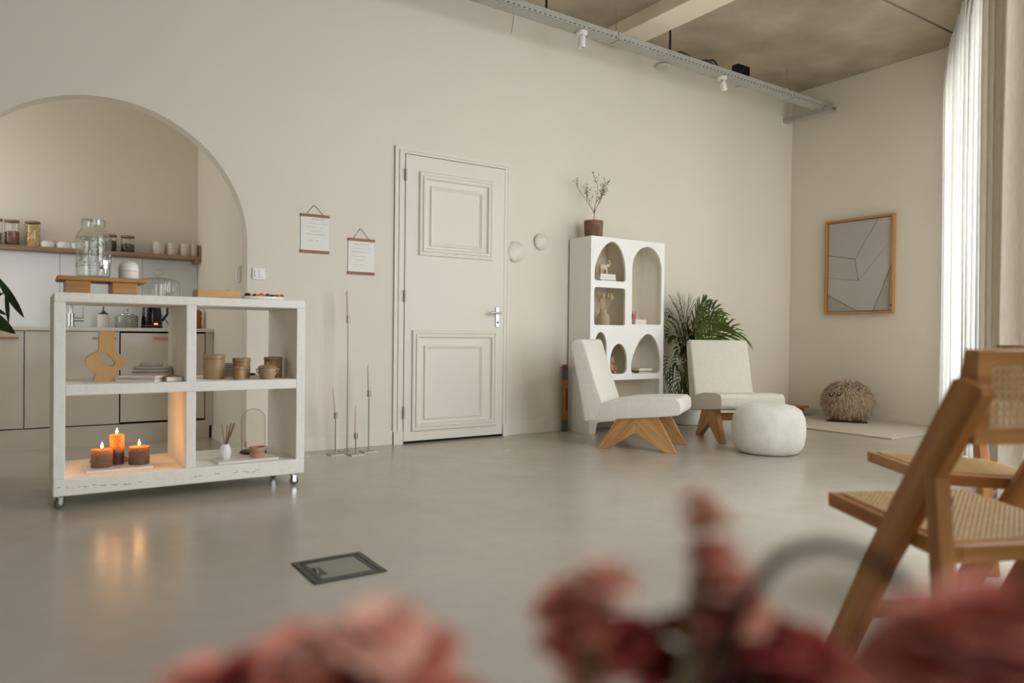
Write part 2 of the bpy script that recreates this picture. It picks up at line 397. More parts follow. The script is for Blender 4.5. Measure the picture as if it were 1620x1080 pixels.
# architrave
cas = MB()
for (x0, x1, z0, z1) in ((2.376, 2.404, 0, 2.318), (2.410, 2.454, 0, 2.27), (3.385, 3.415, 0, 2.27), (3.421, 3.442, 0, 2.318), (2.404, 3.421, 2.292, 2.318), (2.410, 3.415, 2.268, 2.287)):
    cas.box(x0, x1, -0.024 if x0 in (2.410, 3.385) else -0.020, -0.0005, z0, z1)
cas.box(2.40, 2.412, -0.014, -0.0005, 0, 2.29); cas.box(3.413, 3.423, -0.014, -0.0005, 0, 2.29); cas.box(2.404, 3.42, -0.014, -0.0005, 2.285, 2.294)
cas.box(2.376, 2.454, -0.033, -0.0005, 0, 0.10); cas.box(3.385, 3.442, -0.033, -0.0005, 0, 0.10)
cas.build('architrave', M_door, door)
for hz in (2.10, 1.158, 0.247):
    h = MB().tube([(2.457, -0.036, hz - 0.045), (2.457, -0.036, hz + 0.045)], 0.008, 10)
    for q in (-0.015, 0.015): h.tube([(2.457, -0.036, hz + q - 0.001), (2.457, -0.036, hz + q + 0.001)], 0.0088, 10)
    h.build('hinge', M_metal, door, smooth=True)
dh = MB().box(3.296, 3.334, -0.037, -0.0305, 0.925, 1.098).build('door_handle', M_chrome, door, bevel=0.004)
MB().tube([(3.315, -0.037, 1.045), (3.315, -0.085, 1.045)], 0.010, 12).tube([(3.325, -0.083, 1.045), (3.215, -0.083, 1.043)], 0.0095, 12).build('lever', M_chrome, dh, smooth=True)
k = MB().tube([(3.315, -0.037, 0.965), (3.315, -0.040, 0.965)], 0.008, 12); k.build('keyhole', M_black, dh, smooth=True)

# ------------------------------------------------------------------ switches
sw = thing('light_switch', 'white double light switch on the main wall beside the arch', 'switch', (1.352, 0, 1.27))
MB().box(1.310, 1.396, -0.011, -0.0005, 1.230, 1.312).build('cover_plate', M_white, sw, bevel=0.003)
MB().box(1.324, 1.352, -0.017, -0.011, 1.244, 1.298).build('rocker', M_white, sw, bevel=0.002)
MB().box(1.354, 1.382, -0.017, -0.011, 1.244, 1.298).build('rocker', M_white, sw, bevel=0.002)
sw = thing('light_switch', 'small white switch on the side wall inside the arch', 'switch', (KX, 0.20, 1.27))
MB().box(KX - 0.020, KX - 0.0005, 0.155, 0.24, 1.215, 1.335).build('cover_plate', M_white, sw, bevel=0.003)
MB().box(KX - 0.026, KX - 0.020, 0.17, 0.225, 1.235, 1.315).build('rocker', M_white, sw, bevel=0.002)

# ------------------------------------------------------------------ cable tray and lights under the ceiling
tray = thing('cable_tray', 'perforated galvanised steel cable tray hung below the ceiling', 'cable tray', (4.4, -0.5, 3.35))
TZ = 3.35
def tray_y(x): return -0.655 + 0.0215 * (x - 1.2)          # near edge, slightly skewed
TD = Vector((1, 0.0215, 0)).normalized(); TN = Vector((-0.0215, 1, 0)).normalized()
def tbox(mb, x0, x1, d0, d1, z0, z1):
    a = Vector((x0, tray_y(x0), 0)); b = Vector((x1, tray_y(x1), 0))
    p = [a + TN*d0, b + TN*d0, b + TN*d1, a + TN*d1]
    mb.add([(q.x, q.y, z0) for q in p] + [(q.x, q.y, z1) for q in p], [(0,3,2,1),(4,5,6,7),(0,1,5,4),(1,2,6,5),(2,3,7,6),(3,0,4,7)])
secs = [(-3.3, 2.2), (2.202, 4.15), (4.152, 6.62), (6.622, 7.32)]
for a, b in secs:
    mb = MB(); tbox(mb, a, b, 0, 0.125, TZ, TZ + 0.002); tbox(mb, a, b, 0, 0.002, TZ, TZ + 0.062); tbox(mb, a, b, 0.123, 0.125, TZ, TZ + 0.062)
    tbox(mb, a, b, 0.0, 0.008, TZ + 0.060, TZ + 0.062)
    mb.build('tray_section', M_galv, tray)
mb = MB(); x = 2.0
while x < 7.25:
    tbox(mb, x, x + 0.020, -0.0008, 0.0, TZ + 0.012, TZ + 0.019)
    x += 0.05
stuff(mb.build('perforations', M_darkgap, tray))
for x in (4.15, 6.62):
    mb = MB(); tbox(mb, x - 0.012, x + 0.012, -0.006, 0.13, TZ - 0.006, TZ); tbox(mb, x - 0.012, x + 0.012, -0.006, 0, TZ - 0.006, TZ + 0.064)
    mb.build('joint_clip', M_galv, tray, bevel=0.001)
for x in (4.16, 6.57):
    y = tray_y(x) + 0.06
    MB().tube([(x, y, TZ + 0.005), (x, y, CH)], 0.0035, 8).build('hanger_rod', M_metal, tray, smooth=True)
    MB().box(x - 0.03, x + 0.03, y - 0.02, y + 0.02, TZ + 0.062, TZ + 0.072).tube([(x, y, TZ + 0.07), (x, y, TZ + 0.10)], 0.011, 8).build('hanger_bracket', M_white, tray)
for x in (3.40, 4.80):
    y = tray_y(x) + 0.04
    MB().tube([(x, y, TZ + 0.04), (x, y, CH)], 0.010, 10).build('conduit', M_black, tray, smooth=True)
arm = thing('tray_bracket', 'galvanised wall bracket carrying the end of the cable tray', 'bracket', (7.19, 0, 3.32))
MB().box(7.15, 7.23, -0.62, -0.018, 3.300, 3.303).box(7.15, 7.153, -0.62, -0.018, 3.303, 3.3495).box(7.227, 7.23, -0.62, -0.018, 3.303, 3.3495).build('arm', M_galv, arm)
MB().box(7.12, 7.26, -0.018, -0.0005, 3.24, 3.38).build('wall_plate', M_white, arm, bevel=0.003)
def spotlight(x, label, tilt):
    y = tray_y(x) + 0.05
    t = thing('spotlight', label, 'spotlight', (x, y, TZ - 0.002), 0, 'spotlights on the cable tray')
    MB().lathe([(0, 0), (0.045, 0), (0.045, -0.022), (0.040, -0.026), (0, -0.026)], seg=24).build('mounting_disc', M_white, t, smooth=True, local=True)
    MB().tube([(0, 0, -0.026), (0, 0, -0.05)], 0.007, 10).build('joint', M_metal, t, smooth=True, local=True)
    rot = Matrix.Rotation(tilt, 3, 'Y')
    h = MB().lathe([(0, 0), (0.026, 0), (0.029, -0.004), (0.029, -0.085), (0.026, -0.090), (0.023, -0.090), (0.021, -0.07), (0, -0.07)], c=(0, 0, -0.042), seg=24, axis=rot)
    h.build('lamp_head', M_white, t, smooth=True, local=True)
    MB().lathe([(0, -0.0705), (0.02, -0.0705), (0.02, -0.072), (0, -0.072)], c=(0, 0, -0.042), seg=20, axis=rot).build('lens', M_metal, t, local=True)
spotlight(3.775, 'white cylindrical spotlight pointing straight down, left one on the cable tray', 0.0)
spotlight(5.53, 'white cylindrical spotlight tilted sideways, right one on the cable tray', -0.45)
x = 4.83; o = MB().lathe([(0, 0), (0.06, 0), (0.075, -0.012), (0.06, -0.03), (0, -0.034)], c=(x, tray_y(x) + 0.17, TZ - 0.002), seg=24)
o = o.box(x - 0.02, x + 0.02, tray_y(x) + 0.10, tray_y(x) + 0.17, TZ - 0.006, TZ - 0.0005)
tag(o.build('smoke_detector', M_galv, smooth=True, origin=(x, tray_y(x) + 0.17, TZ)), 'small grey round detector disc below the cable tray', 'detector')
o = MB().lathe([(0, 0), (0.03, 0), (0.03, -0.014), (0, -0.016)], c=(5.88, tray_y(5.88) + 0.13, TZ - 0.002), seg=20)
tag(o.build('sensor_disc', M_galv, smooth=True, origin=(5.88, tray_y(5.88) + 0.13, TZ)), 'tiny grey disc under the tray right of the tilted spotlight', 'sensor')
sp = thing('transformer_box', 'ribbed black transformer box lying on the cable tray', 'electrical box', (5.82, tray_y(5.82) + 0.06, TZ + 0.0625))
MB().box(-0.09, 0.09, -0.04, 0.04, 0, 0.105).build('case', M_black, sp, bevel=0.008, local=True)
mb = MB()
for i in range(8): mb.box(-0.08 + i*0.021, -0.072 + i*0.021, -0.048, -0.04, 0.01, 0.095)
mb.build('cooling_fins', M_black, sp, local=True)
for j, (xa, xb, hh, lb) in enumerate(((4.8, 5.45, 0.12, 'thick black cable looping over the middle of the cable tray'), (5.0, 5.62, 0.16, 'thinner black cable looping beside the transformer box'))):
    pts = []
    for i in range(25):
        t = i / 24; x = xa + (xb - xa) * t
        pts.append((x, tray_y(x) + 0.035 + 0.05*j + 0.012*math.sin(7*t + j), TZ + 0.012 + hh * (math.sin(PI*t) ** 0.7 if 0 < t < 1 else 0) * (0.7 + 0.3*math.sin(9*t + j))))
    tag(MB().tube(pts, 0.012 - 0.003*j, 8).build('cable', M_black, smooth=True, origin=pts[0]), lb, 'cable')
pts = [(3.12 - 0.02*t*t, tray_y(3.1) + 0.09, TZ - 0.001 - 0.16*t) for t in [i/8 for i in range(9)]]
tag(MB().tube(pts, 0.004, 6).build('loose_wire', M_galv, smooth=True, origin=pts[0]), 'short loose wire dangling below the cable tray', 'wire')

# ------------------------------------------------------------------ curtains
def curtain(name, s0, s1, material, label, amp, per, off, seed, ztop=3.64, gather=1.0):
    rr = random.Random(seed); n = int((s1 - s0) / 0.018); zs = [0.012, 0.4, 1.0, 1.8, 2.6, 3.2, 3.5, 3.6, ztop]
    ph = [rr.uniform(-0.9, 0.9) for _ in range(40)]
    vs = []; fs = []
    for z in zs:
        k = 1.0 - 0.45 * max(0, (z - 3.3) / 0.35)
        for i in range(n + 1):
            s = s0 + (s1 - s0) * i / n
            q = (s - s0) / per; j = int(q)
            a = ph[j % 40] * (1 - (q - j)) + ph[(j + 1) % 40] * (q - j)
            w1 = math.sin(2*PI*q + a + 0.15*math.sin(z*1.3 + a*4)); w1 = math.copysign(abs(w1) ** 0.8, w1)
            o_ = off + k * amp * (w1 + 0.25*math.sin(6.1*PI*q + a*3 + z*0.4))
            ss = s + 0.35 * amp * math.sin(4*PI*q + a + z*0.2)
            if z > 3.45: o_ += 0.012 * math.sin(2*PI*s/0.045)
            vs.append(tuple(wpt(ss, o_, z)))
    w_ = n + 1
    for a in range(len(zs) - 1):
        for i in range(n): fs.append((a*w_ + i, a*w_ + i + 1, (a+1)*w_ + i + 1, (a+1)*w_ + i))
    t = thing(name, label, 'curtain', tuple(wpt((s0 + s1)/2, 0, 0)), 0, 'floor length curtains along the windows')
    c = MB().add(vs, fs).build('curtain_cloth', material, t, smooth=True, angle=180)
    return t
curtain('linen_curtain', 0.02, 1.28, M_curtain, 'sheer off-white linen curtain nearest the end wall with the framed picture', 0.075, 0.26, -0.02, 3)
curtain('linen_curtain', 1.30, 2.62, M_curtain, 'bright sheer linen curtain in the middle, left of the darker curtain', 0.075, 0.24, -0.01, 11)
curtain('linen_curtain', 2.66, 3.50, M_linen, 'darker beige linen curtain at the right edge of the photo', 0.06, 0.24, 0.05, 5)
rail = MB(); wallseg(rail, 0.0, 10.5, 3.655, 3.6675, -0.025, 0.02)
struct(rail.build('trim_3', M_white))
# ------------------------------------------------------------------ open shelf trolley
CX0, CX1, CY0, CY1, CZ0, CZ1 = 0.112, 1.321, -1.13, -0.55, 0.067, 1.046
cart = thing('shelf_trolley', 'white plastered open shelf trolley on castors with four compartments', 'shelf unit', ((CX0+CX1)/2, (CY0+CY1)/2, 0))
MB().box(CX0, CX1, CY0, CY1, 1.0, CZ1).build('top_panel', M_plaster, cart, bevel=0.006)
MB().box(CX0, CX1, CY0, CY1, CZ0, 0.150).build('bottom_panel', M_plaster, cart, bevel=0.006)
MB().box(CX0 + 0.0, CX0 + 0.049, CY0 + 0.0005, CY1 - 0.0005, 0.150, 1.0).build('side_panel', M_plaster, cart, bevel=0.004)
MB().box(CX1 - 0.048, CX1, CY0 + 0.0005, CY1 - 0.0005, 0.150, 1.0).build('side_panel', M_plaster, cart, bevel=0.004)
MB().box(CX0 + 0.049, CX1 - 0.048, CY0 + 0.0005, CY1 - 0.0005, 0.550, 0.603).build('shelf_board', M_plaster, cart, bevel=0.004)
MB().box(0.697, 0.746, CY0 + 0.0008, CY1 - 0.0008, 0.603, 1.0).build('divider', M_plaster, cart, bevel=0.004)
MB().box(0.697, 0.746, CY0 + 0.0008, CY1 - 0.0008, 0.150, 0.550).build('divider', M_plaster, cart, bevel=0.004)
mb = MB()
for i in range(26):      # cracks where the plaster skin has split along the bottom edge
    x = rnd.choice([rnd.uniform(0.15, 0.42), rnd.uniform(0.9, 1.05), rnd.uniform(0.1, 1.3)]); L = rnd.uniform(0.006, 0.03); z = 0.105 + rnd.uniform(-0.006, 0.006) + 0.004*math.sin(9*x)
    mb.box(x, x + L, CY0 - 0.0006, CY0 + 0.002, z, z + rnd.uniform(0.001, 0.0025))
stuff(mb.build('cracks', mat('crack_shadow', (96, 84, 72), rough=0.9), cart))
for (x, y, a) in ((0.135, -1.075, 0.6), (1.265, -1.100, 0.15), (0.16, -0.62, 0.3), (1.22, -0.84, 0.2)):
    ca, sa = math.cos(a), math.sin(a)
    cs = MB().box(x - 0.026, x + 0.026, y - 0.022, y + 0.022, 0.0625, 0.0668).tube([(x, y, 0.052), (x, y, 0.0625)], 0.014, 12)
    for sgn in (-1, 1):
        cx, cy = x + sgn*0.011*(-sa), y + sgn*0.011*ca
        cs.obox((cx + 0.006*ca, cy + 0.006*sa, 0.038), (ca, sa, 0), (-sa, ca, 0), (0, 0, 1), 0.012, 0.0012, 0.017)
    c_ = cs.build('castor', M_chrome, cart, bevel=0.001)
    ax = Vector((-sa, ca, 0)); p = Vector((x + 0.008*ca, y + 0.008*sa, 0.0245))
    MB().tube([p - ax*0.008, p - ax*0.006, p + ax*0.006, p + ax*0.008], [0.020, 0.0243, 0.0243, 0.020], 20).build('wheel', mat('rubber_grey_%d' % int(x*100), (84, 84, 84), rough=0.6), c_, smooth=True)
    MB().tube([p - ax*0.0095, p + ax*0.0095], 0.011, 14).build('hub', M_metal, c_, smooth=True)

# ---- on top of the trolley
TP = CZ1 + 0.0003
st = thing('serving_stand', 'bamboo bench-shaped serving stand on the trolley top', 'stand', (0.325, -0.95, TP))
MB().box(0.127, 0.522, -1.06, -0.80, 1.109, 1.131).build('top_board', M_bamboo, st, bevel=0.006, bseg=3)
MB().box(0.162, 0.270, -1.045, -0.815, TP, 1.109).build('leg_block', M_bamboo, st, bevel=0.003)
MB().box(0.364, 0.478, -1.045, -0.815, TP, 1.109).build('leg_block', M_bamboo, st, bevel=0.003)
SZ = 1.1313
jar = thing('drink_dispenser', 'large embossed glass drink dispenser jar with water on the bamboo stand', 'jar', (0.286, -0.965, SZ))
prof = [(0, 0), (0.070, 0), (0.077, 0.008), (0.078, 0.03), (0.079, 0.19), (0.074, 0.215), (0.060, 0.238), (0.052, 0.245), (0.050, 0.255), (0.053, 0.258), (0.050, 0.262), (0.053, 0.270), (0.050, 0.275), (0.050, 0.288),
        (0.047, 0.288), (0.047, 0.25), (0.056, 0.236), (0.070, 0.213), (0.075, 0.19), (0.074, 0.03), (0.072, 0.008), (0, 0.006)]
MB().lathe(prof, seg=48).build('glass_body', M_glass, jar, smooth=True, local=True)
MB().lathe([(0, 0.007), (0.070, 0.008), (0.0735, 0.03), (0.0735, 0.205), (0, 0.205)], seg=32).build('water', glass('water', tint=(0.97, 0.98, 0.97), edge=(0.86, 0.87, 0.85), gloss=0.01, rim=0.1), jar, smooth=True, local=True)
emb = MB()
for i in range(70):
    a = rnd.uniform(-2.5, 0.3); z = rnd.uniform(0.08, 0.195); r_ = 0.0795; L = rnd.uniform(0.05, 0.16)
    pts = [(r_*math.cos(a + L*math.sin(q)), r_*math.sin(a + L*math.sin(q)), z + 0.009*math.cos(q)) for q in [j*2*PI/7*rnd.choice((0.6, 1)) for j in range(6)]]
    emb.tube(pts, 0.0018, 5)
for z in (0.055, 0.07, 0.2): emb.tube([(0.0795*math.cos(a), 0.0795*math.sin(a), z) for a in [i*2*PI/40 for i in range(41)]], 0.0012, 5)
stuff(emb.build('embossed_pattern', glass('embossed_glass', edge=(0.4, 0.41, 0.38), tint=(0.82, 0.83, 0.8), gloss=0.3, rim=0.6), jar, smooth=True, local=True))
for a in (-2.2, -0.6): pass
MB().lathe([(0.046, 0.289), (0.0535, 0.289), (0.0535, 0.262), (0.055, 0.262), (0.055, 0.291), (0.046, 0.291)], seg=36).build('wire_collar', M_glass, jar, smooth=True, local=True)
sp_ = MB(); a = -1.15; d = Vector((math.cos(a), math.sin(a), 0)); q = Vector((0, 0, 0.05)) + d*0.078
sp_.tube([q, q + d*0.035], 0.009, 12).tube([q + d*0.03 + Vector((0, 0, 0.012)), q + d*0.03 - Vector((0, 0, 0.03))], [0.007, 0.006], 10).obox(q + d*0.03 + Vector((0, 0, 0.022)), d, (0, 0, 1), d.cross(Vector((0, 0, 1))), 0.004, 0.010, 0.010)
sp_.build('tap', M_chrome, jar, smooth=True, local=True)
pt = thing('sugar_pot', 'white domed lidded pot on the bamboo stand behind the glass jar', 'pot', (0.452, -0.885, SZ))
MB().lathe([(0, 0), (0.045, 0), (0.048, 0.004), (0.049, 0.046), (0, 0.046)], seg=32).build('pot_body', M_white, pt, smooth=True, local=True)
MB().lathe([(0.0495, 0.0475), (0.0495, 0.062), (0.045, 0.082), (0.032, 0.095), (0.014, 0.099), (0, 0.099)], seg=32).build('lid', M_white, pt, smooth=True, local=True)
dm = thing('cake_dome', 'ribbed glass cake dome with a round knob on the trolley top', 'cake dome', (0.622, -0.70, TP))
wob = lambda an, z: 1 + (0.012 * math.sin(an * 26) if z < 0.10 else 0)
MB().lathe([(0.108, 0), (0.109, 0.02), (0.109, 0.075), (0.104, 0.096), (0.088, 0.108), (0.05, 0.114), (0.012, 0.117), (0.010, 0.122)], seg=156, wob=wob).build('dome', M_domeglass, dm, smooth=True, local=True)
MB().lathe([(0.010, 0.120), (0.012, 0.128), (0.021, 0.138), (0.023, 0.148), (0.019, 0.158), (0.009, 0.164), (0, 0.165)], seg=24).build('knob', M_domeglass, dm, smooth=True, local=True)
MB().lathe([(0, 0), (0.10, 0), (0.102, 0.003), (0, 0.004)], seg=40).build('base_plate', M_white, dm, smooth=True, local=True)
M_pale = wood('pale_box_wood', (186, 146, 92), (214, 178, 122), axis=0)
bx = thing('tea_box', 'open light wooden tray box with tea bags on the trolley top', 'box', (0.88, -0.94, TP))
x0, x1, y0, y1 = 0.772, 0.988, -1.02, -0.86
for a_ in ((x0, x1, y0, y0 + 0.009), (x0, x1, y1 - 0.009, y1), (x0, x0 + 0.009, y0 + 0.009, y1 - 0.009), (x1 - 0.009, x1, y0 + 0.009, y1 - 0.009)):
    MB().box(*a_, TP + 0.005, TP + 0.046).build('side_board', M_pale, bx, bevel=0.001)
MB().box(x0, x1, y0, y1, TP, TP + 0.005).build('base_board', M_pale, bx)
for i in range(9):
    x = x0 + 0.022 + i * 0.0215
    MB().box(x, x + 0.016, y0 + 0.014, y1 - 0.014, TP + 0.006, TP + 0.036 + rnd.uniform(0, 0.014)).build('tea_packet', mat('tea_paper_%d' % i, rnd.choice([(190, 166, 120), (60, 50, 40), (204, 186, 150), (150, 120, 70)]), rough=0.7), bx)
pl = thing('snack_plate', 'oblong white plate with dried fruit and nuts on the trolley top', 'plate', (1.12, -1.0, TP))
w_ = MB()
pr_ = [(0.07*math.copysign(1, math.cos(a))*0 + 0.115*math.cos(a), 0.055*math.sin(a)) for a in [i*2*PI/40 for i in range(40)]]
w_.prism([(x*0.9, y*0.9) for x, y in pr_], lambda u, v, t: (u, v, t), 0, 0.006); w_.prism(pr_, lambda u, v, t: (u, v, t), 0.006, 0.019)
w_.build('plate_body', M_white, pl, smooth=True, local=True)
cols = [(34, 22, 24), (120, 44, 30), (186, 120, 64), (214, 160, 90), (206, 110, 60), (96, 60, 40)]
for i in range(26):
    x = -0.10 + 0.2 * i / 25 + rnd.uniform(-0.006, 0.006); y = rnd.uniform(-0.035, 0.03); r_ = rnd.uniform(0.009, 0.014)
    c_ = cols[0] if x < -0.075 else rnd.choice(cols[1:])
    rot = Matrix.Rotation(rnd.uniform(-1, 1), 3, 'X')
    MB().lathe([(0, -r_*0.6), (r_*0.8, -r_*0.3), (r_, 0), (r_*0.7, r_*0.35), (0, r_*0.5)], c=(x, y, 0.019 + r_*0.7), seg=9, axis=rot).build('dried_fruit', MATS.get('fruit_%d' % cols.index(c_)) or mat('fruit_%d' % cols.index(c_), c_, rough=0.5), pl, smooth=True, local=True)

# ---- middle compartments
MZ = 0.6033
vs_ = thing('hollow_vase', 'flat tan sculptural vase with an organic hole, on the trolley shelf', 'vase', (0.344, -0.93, MZ))
def spl(pts, n=6, closed=True):
    out = []; m_ = len(pts)
    for i in range(m_ if closed else m_ - 1):
        p0, p1, p2, p3 = [pts[(i + k_) % m_] if closed else pts[max(0, min(m_ - 1, i + k_))] for k_ in (-1, 0, 1, 2)]
        for j in range(n):
            t = j / n
            out.append(tuple(0.5*((2*p1[k_]) + (-p0[k_]+p2[k_])*t + (2*p0[k_]-5*p1[k_]+4*p2[k_]-p3[k_])*t*t + (-p0[k_]+3*p1[k_]-3*p2[k_]+p3[k_])*t**3) for k_ in range(len(p1))))
    return out
right = [(0.050, 0), (0.046, 0.02), (0.050, 0.047)] ; 
body = [(-0.054, 0.0), (0.042, 0.0)] + spl([(0.042, 0.0), (0.040, 0.030), (0.052, 0.050), (0.080, 0.072), (0.089, 0.100), (0.078, 0.130), (0.050, 0.148), (0.040, 0.165), (0.040, 0.258)], 6, False)[1:] + \
    [(0.040, 0.259), (-0.029, 0.259)] + spl([(-0.029, 0.258), (-0.032, 0.165), (-0.050, 0.147), (-0.080, 0.128), (-0.090, 0.100), (-0.082, 0.074), (-0.058, 0.054), (-0.046, 0.038), (-0.054, 0.0)], 6, False)[1:]
hole = spl([(-0.034, 0.112), (-0.014, 0.137), (0.006, 0.140), (0.026, 0.118), (0.042, 0.096), (0.036, 0.080), (0.016, 0.080), (-0.004, 0.098), (-0.024, 0.104)], 5)
vm = MB(); vm.holes([body, hole], XYZ, -0.028, 0.028); vm.build('vase_body', M_card, vs_, local=True, smooth=True, angle=40)
# books on the left shelf
def book(name, label, c, w, d, h, rot, cover, group=None, parent_none=True):
    t = thing(name, label, 'book', c, rot, group)
    MB().box(-w/2, w/2, -d/2, d/2, 0, 0.002).box(-w/2, w/2, -d/2, d/2, h - 0.002, h).box(-w/2, -w/2 + 0.002, -d/2, d/2, 0.002, h - 0.002).build('cover', cover, t, local=True)
    MB().box(-w/2 + 0.002, w/2 - 0.003, -d/2 + 0.003, d/2 - 0.003, 0.002, h - 0.002).build('page_block', M_paper, t, local=True)
    return t
M_cw = mat('white_cover', (226, 220, 208), rough=0.5); M_cp = mat('pale_pink_cover', (214, 168, 152), rough=0.6); M_ct = mat('tan_cover', (176, 148, 110), rough=0.7)
M_cg = mat('green_cover', (62, 112, 92), rough=0.5); M_cb = mat('dark_cover', (50, 40, 36), rough=0.6); M_cy = mat('yellow_cover', (196, 170, 90), rough=0.6)
book('paperback', 'flat cream book at the bottom, on the shelf in front of the plates', (0.515, -0.985, MZ), 0.20, 0.15, 0.011, -0.62, M_cw, 'books by the plates')
book('paperback', 'dark-edged pink book second from bottom, in front of the plates', (0.523, -0.98, MZ + 0.0115), 0.18, 0.14, 0.008, -0.66, M_cp, 'books by the plates')
book('paperback', 'white book on top of the pile in front of the plates', (0.52, -0.98, MZ + 0.020), 0.19, 0.145, 0.010, -0.60, M_cw, 'books by the plates')
book('notebook', 'tan notebook right of the book pile on the trolley shelf', (0.643, -1.02, MZ), 0.080, 0.12, 0.024, 0.12, M_ct, 'books by the plates')
def plate(name, label, c, r_, h, material, group):
    o = MB().lathe([(0, 0), (r_*0.9, 0), (r_*0.97, h*0.12), (r_, h*0.4), (r_, h*0.85), (r_*0.985, h*0.98), (r_*0.95, h*0.98), (r_*0.9, h*0.4), (0, h*0.35)], seg=48)
    o = o.build(name, material, smooth=True, local=True); o.location = c; tag(o, label, 'plate', group); return o
words = ['bottom', 'second', 'third', 'fourth', 'topmost']
for i in range(5):
    plate('dinner_plate', '%s matt cream plate of the stack behind the books' % words[i], (0.592 + rnd.uniform(-0.002, 0.002), -0.69, MZ + 0.0165*i), 0.098 if i < 4 else 0.060, 0.0155, M_whitematt, 'cream plates stacked on the trolley')
M_pl2 = mat('grey_stoneware', (150, 138, 124), rough=0.5)
for i in range(6):
    plate('small_plate', '%s grey plate of the stack between the stoneware pots' % ['bottom', 'second', 'third', 'fourth', 'fifth', 'topmost'][i], (0.995, -0.72, MZ + 0.0125*i), 0.066, 0.0120, M_pl2, 'grey plates stacked between the pots')
plate('flat_saucer', 'flat dark saucer behind the lidded stoneware bowl', (1.115, -0.65, MZ), 0.055, 0.010, mat('dark_saucer', (60, 48, 40), rough=0.5), None).pop('group', None)
def pot(name, label, c, r_, h, lidh, group='stoneware pots on the trolley shelf', flare=0.0):
    t = thing(name, label, 'pot', c, 0, group)
    MB().lathe([(0, 0), (r_*0.90, 0), (r_*0.94, 0.004), (r_*0.97, h*0.5), (r_*0.95, h - lidh), (0, h - lidh)], seg=32).build('pot_body', M_stone, t, smooth=True, local=True)
    MB().lathe([(r_*0.96, h - lidh + 0.001), (r_*1.02, h - lidh + 0.002), (r_*1.0, h - 0.004), (r_*0.95, h), (r_*0.82, h), (r_*0.80, h - 0.004), (0, h - 0.005)], seg=32).build('lid', M_stone, t, smooth=True, local=True)
    return t
pot('stoneware_jar', 'tall wide brown stoneware jar, leftmost on the trolley shelf', (0.872, -0.94, MZ), 0.058, 0.134, 0.022)
pot('stoneware_jar', 'brown stoneware jar in the middle behind the smallest jar', (1.018, -0.945, MZ), 0.049, 0.115, 0.022)
pot('stoneware_jar', 'smallest stoneware jar standing in front of the middle jar', (0.980, -1.058, MZ), 0.0315, 0.072, 0.015)
pot('stoneware_jar', 'brown stoneware jar at the right, behind the lidded bowl', (1.200, -0.925, MZ), 0.052, 0.118, 0.018)
t = thing('lidded_bowl', 'grey-beige stoneware bowl with two ears and a knobbed lid', 'pot', (1.132, -1.055, MZ), 0, 'stoneware pots on the trolley shelf')
M_st2 = mat('grey_beige_stoneware', (150, 132, 100), rgb2=(176, 158, 124), rough=0.5, scale=20)
MB().lathe([(0, 0), (0.036, 0), (0.038, 0.006), (0.046, 0.03), (0.049, 0.058), (0.047, 0.062), (0, 0.062)], seg=32).build('bowl_body', M_st2, t, smooth=True, local=True)
l_ = MB().lathe([(0.051, 0.0625), (0.052, 0.066), (0.040, 0.074), (0.018, 0.079), (0, 0.080)], seg=32).build('lid', M_st2, t, smooth=True, local=True)
MB().lathe([(0.006, 0.079), (0.009, 0.086), (0.007, 0.091), (0, 0.092)], seg=16).build('knob', M_st2, l_, smooth=True, local=True)
for sg in (-1, 1):
    MB().tube([(sg*0.045, 0, 0.03), (sg*0.056, 0, 0.038), (sg*0.061, 0, 0.052), (sg*0.049, 0, 0.057)], 0.0045, 8).build('ear_handle', M_st2, t, smooth=True, local=True)

# ---- lower compartments
BZ = 0.1503
o = MB().box(0.250, 0.556, -1.035, -0.835, BZ, BZ + 0.012).build('candle_board', M_marble, bevel=0.002, origin=(0.40, -0.93, BZ)); tag(o, 'pale marble board under the three lit candles', 'board')
o.rotation_euler = (0, 0, 0.03)
o = MB().lathe([(0, 0), (0.085, 0), (0.095, 0.006), (0.095, 0.018), (0.088, 0.018), (0.085, 0.010), (0, 0.008)], seg=40).build('round_tray', M_walnut, smooth=True, local=True); o.location = (0.385, -0.725, BZ); tag(o, 'round brown wooden tray behind the lit candles', 'tray')
def waxmat(name, glow_top, cold, z0, z1):  # brown wax with the candle glow painted orange into its upper part
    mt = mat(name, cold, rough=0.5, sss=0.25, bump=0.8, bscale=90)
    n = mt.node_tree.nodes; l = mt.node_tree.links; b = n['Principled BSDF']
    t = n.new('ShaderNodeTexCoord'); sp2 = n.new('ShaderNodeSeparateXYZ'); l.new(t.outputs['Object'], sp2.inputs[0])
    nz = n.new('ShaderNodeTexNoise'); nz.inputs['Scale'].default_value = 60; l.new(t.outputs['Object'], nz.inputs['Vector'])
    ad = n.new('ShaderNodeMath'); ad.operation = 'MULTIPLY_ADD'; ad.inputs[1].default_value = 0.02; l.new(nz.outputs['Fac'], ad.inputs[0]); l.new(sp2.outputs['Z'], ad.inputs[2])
    rp = n.new('ShaderNodeValToRGB'); rp.color_ramp.elements[0].color = (*lin(cold), 1); rp.color_ramp.elements[1].color = (*lin(glow_top), 1)
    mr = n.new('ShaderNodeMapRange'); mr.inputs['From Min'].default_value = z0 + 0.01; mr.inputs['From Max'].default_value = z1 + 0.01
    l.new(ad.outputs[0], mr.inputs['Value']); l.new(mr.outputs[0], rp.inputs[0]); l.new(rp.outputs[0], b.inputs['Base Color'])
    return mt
M_flame = mat('candle_flame', (255, 214, 150), emit=(1.0, 0.72, 0.36), estr=22)
M_wick = mat('wick', (30, 24, 20), rough=0.9)
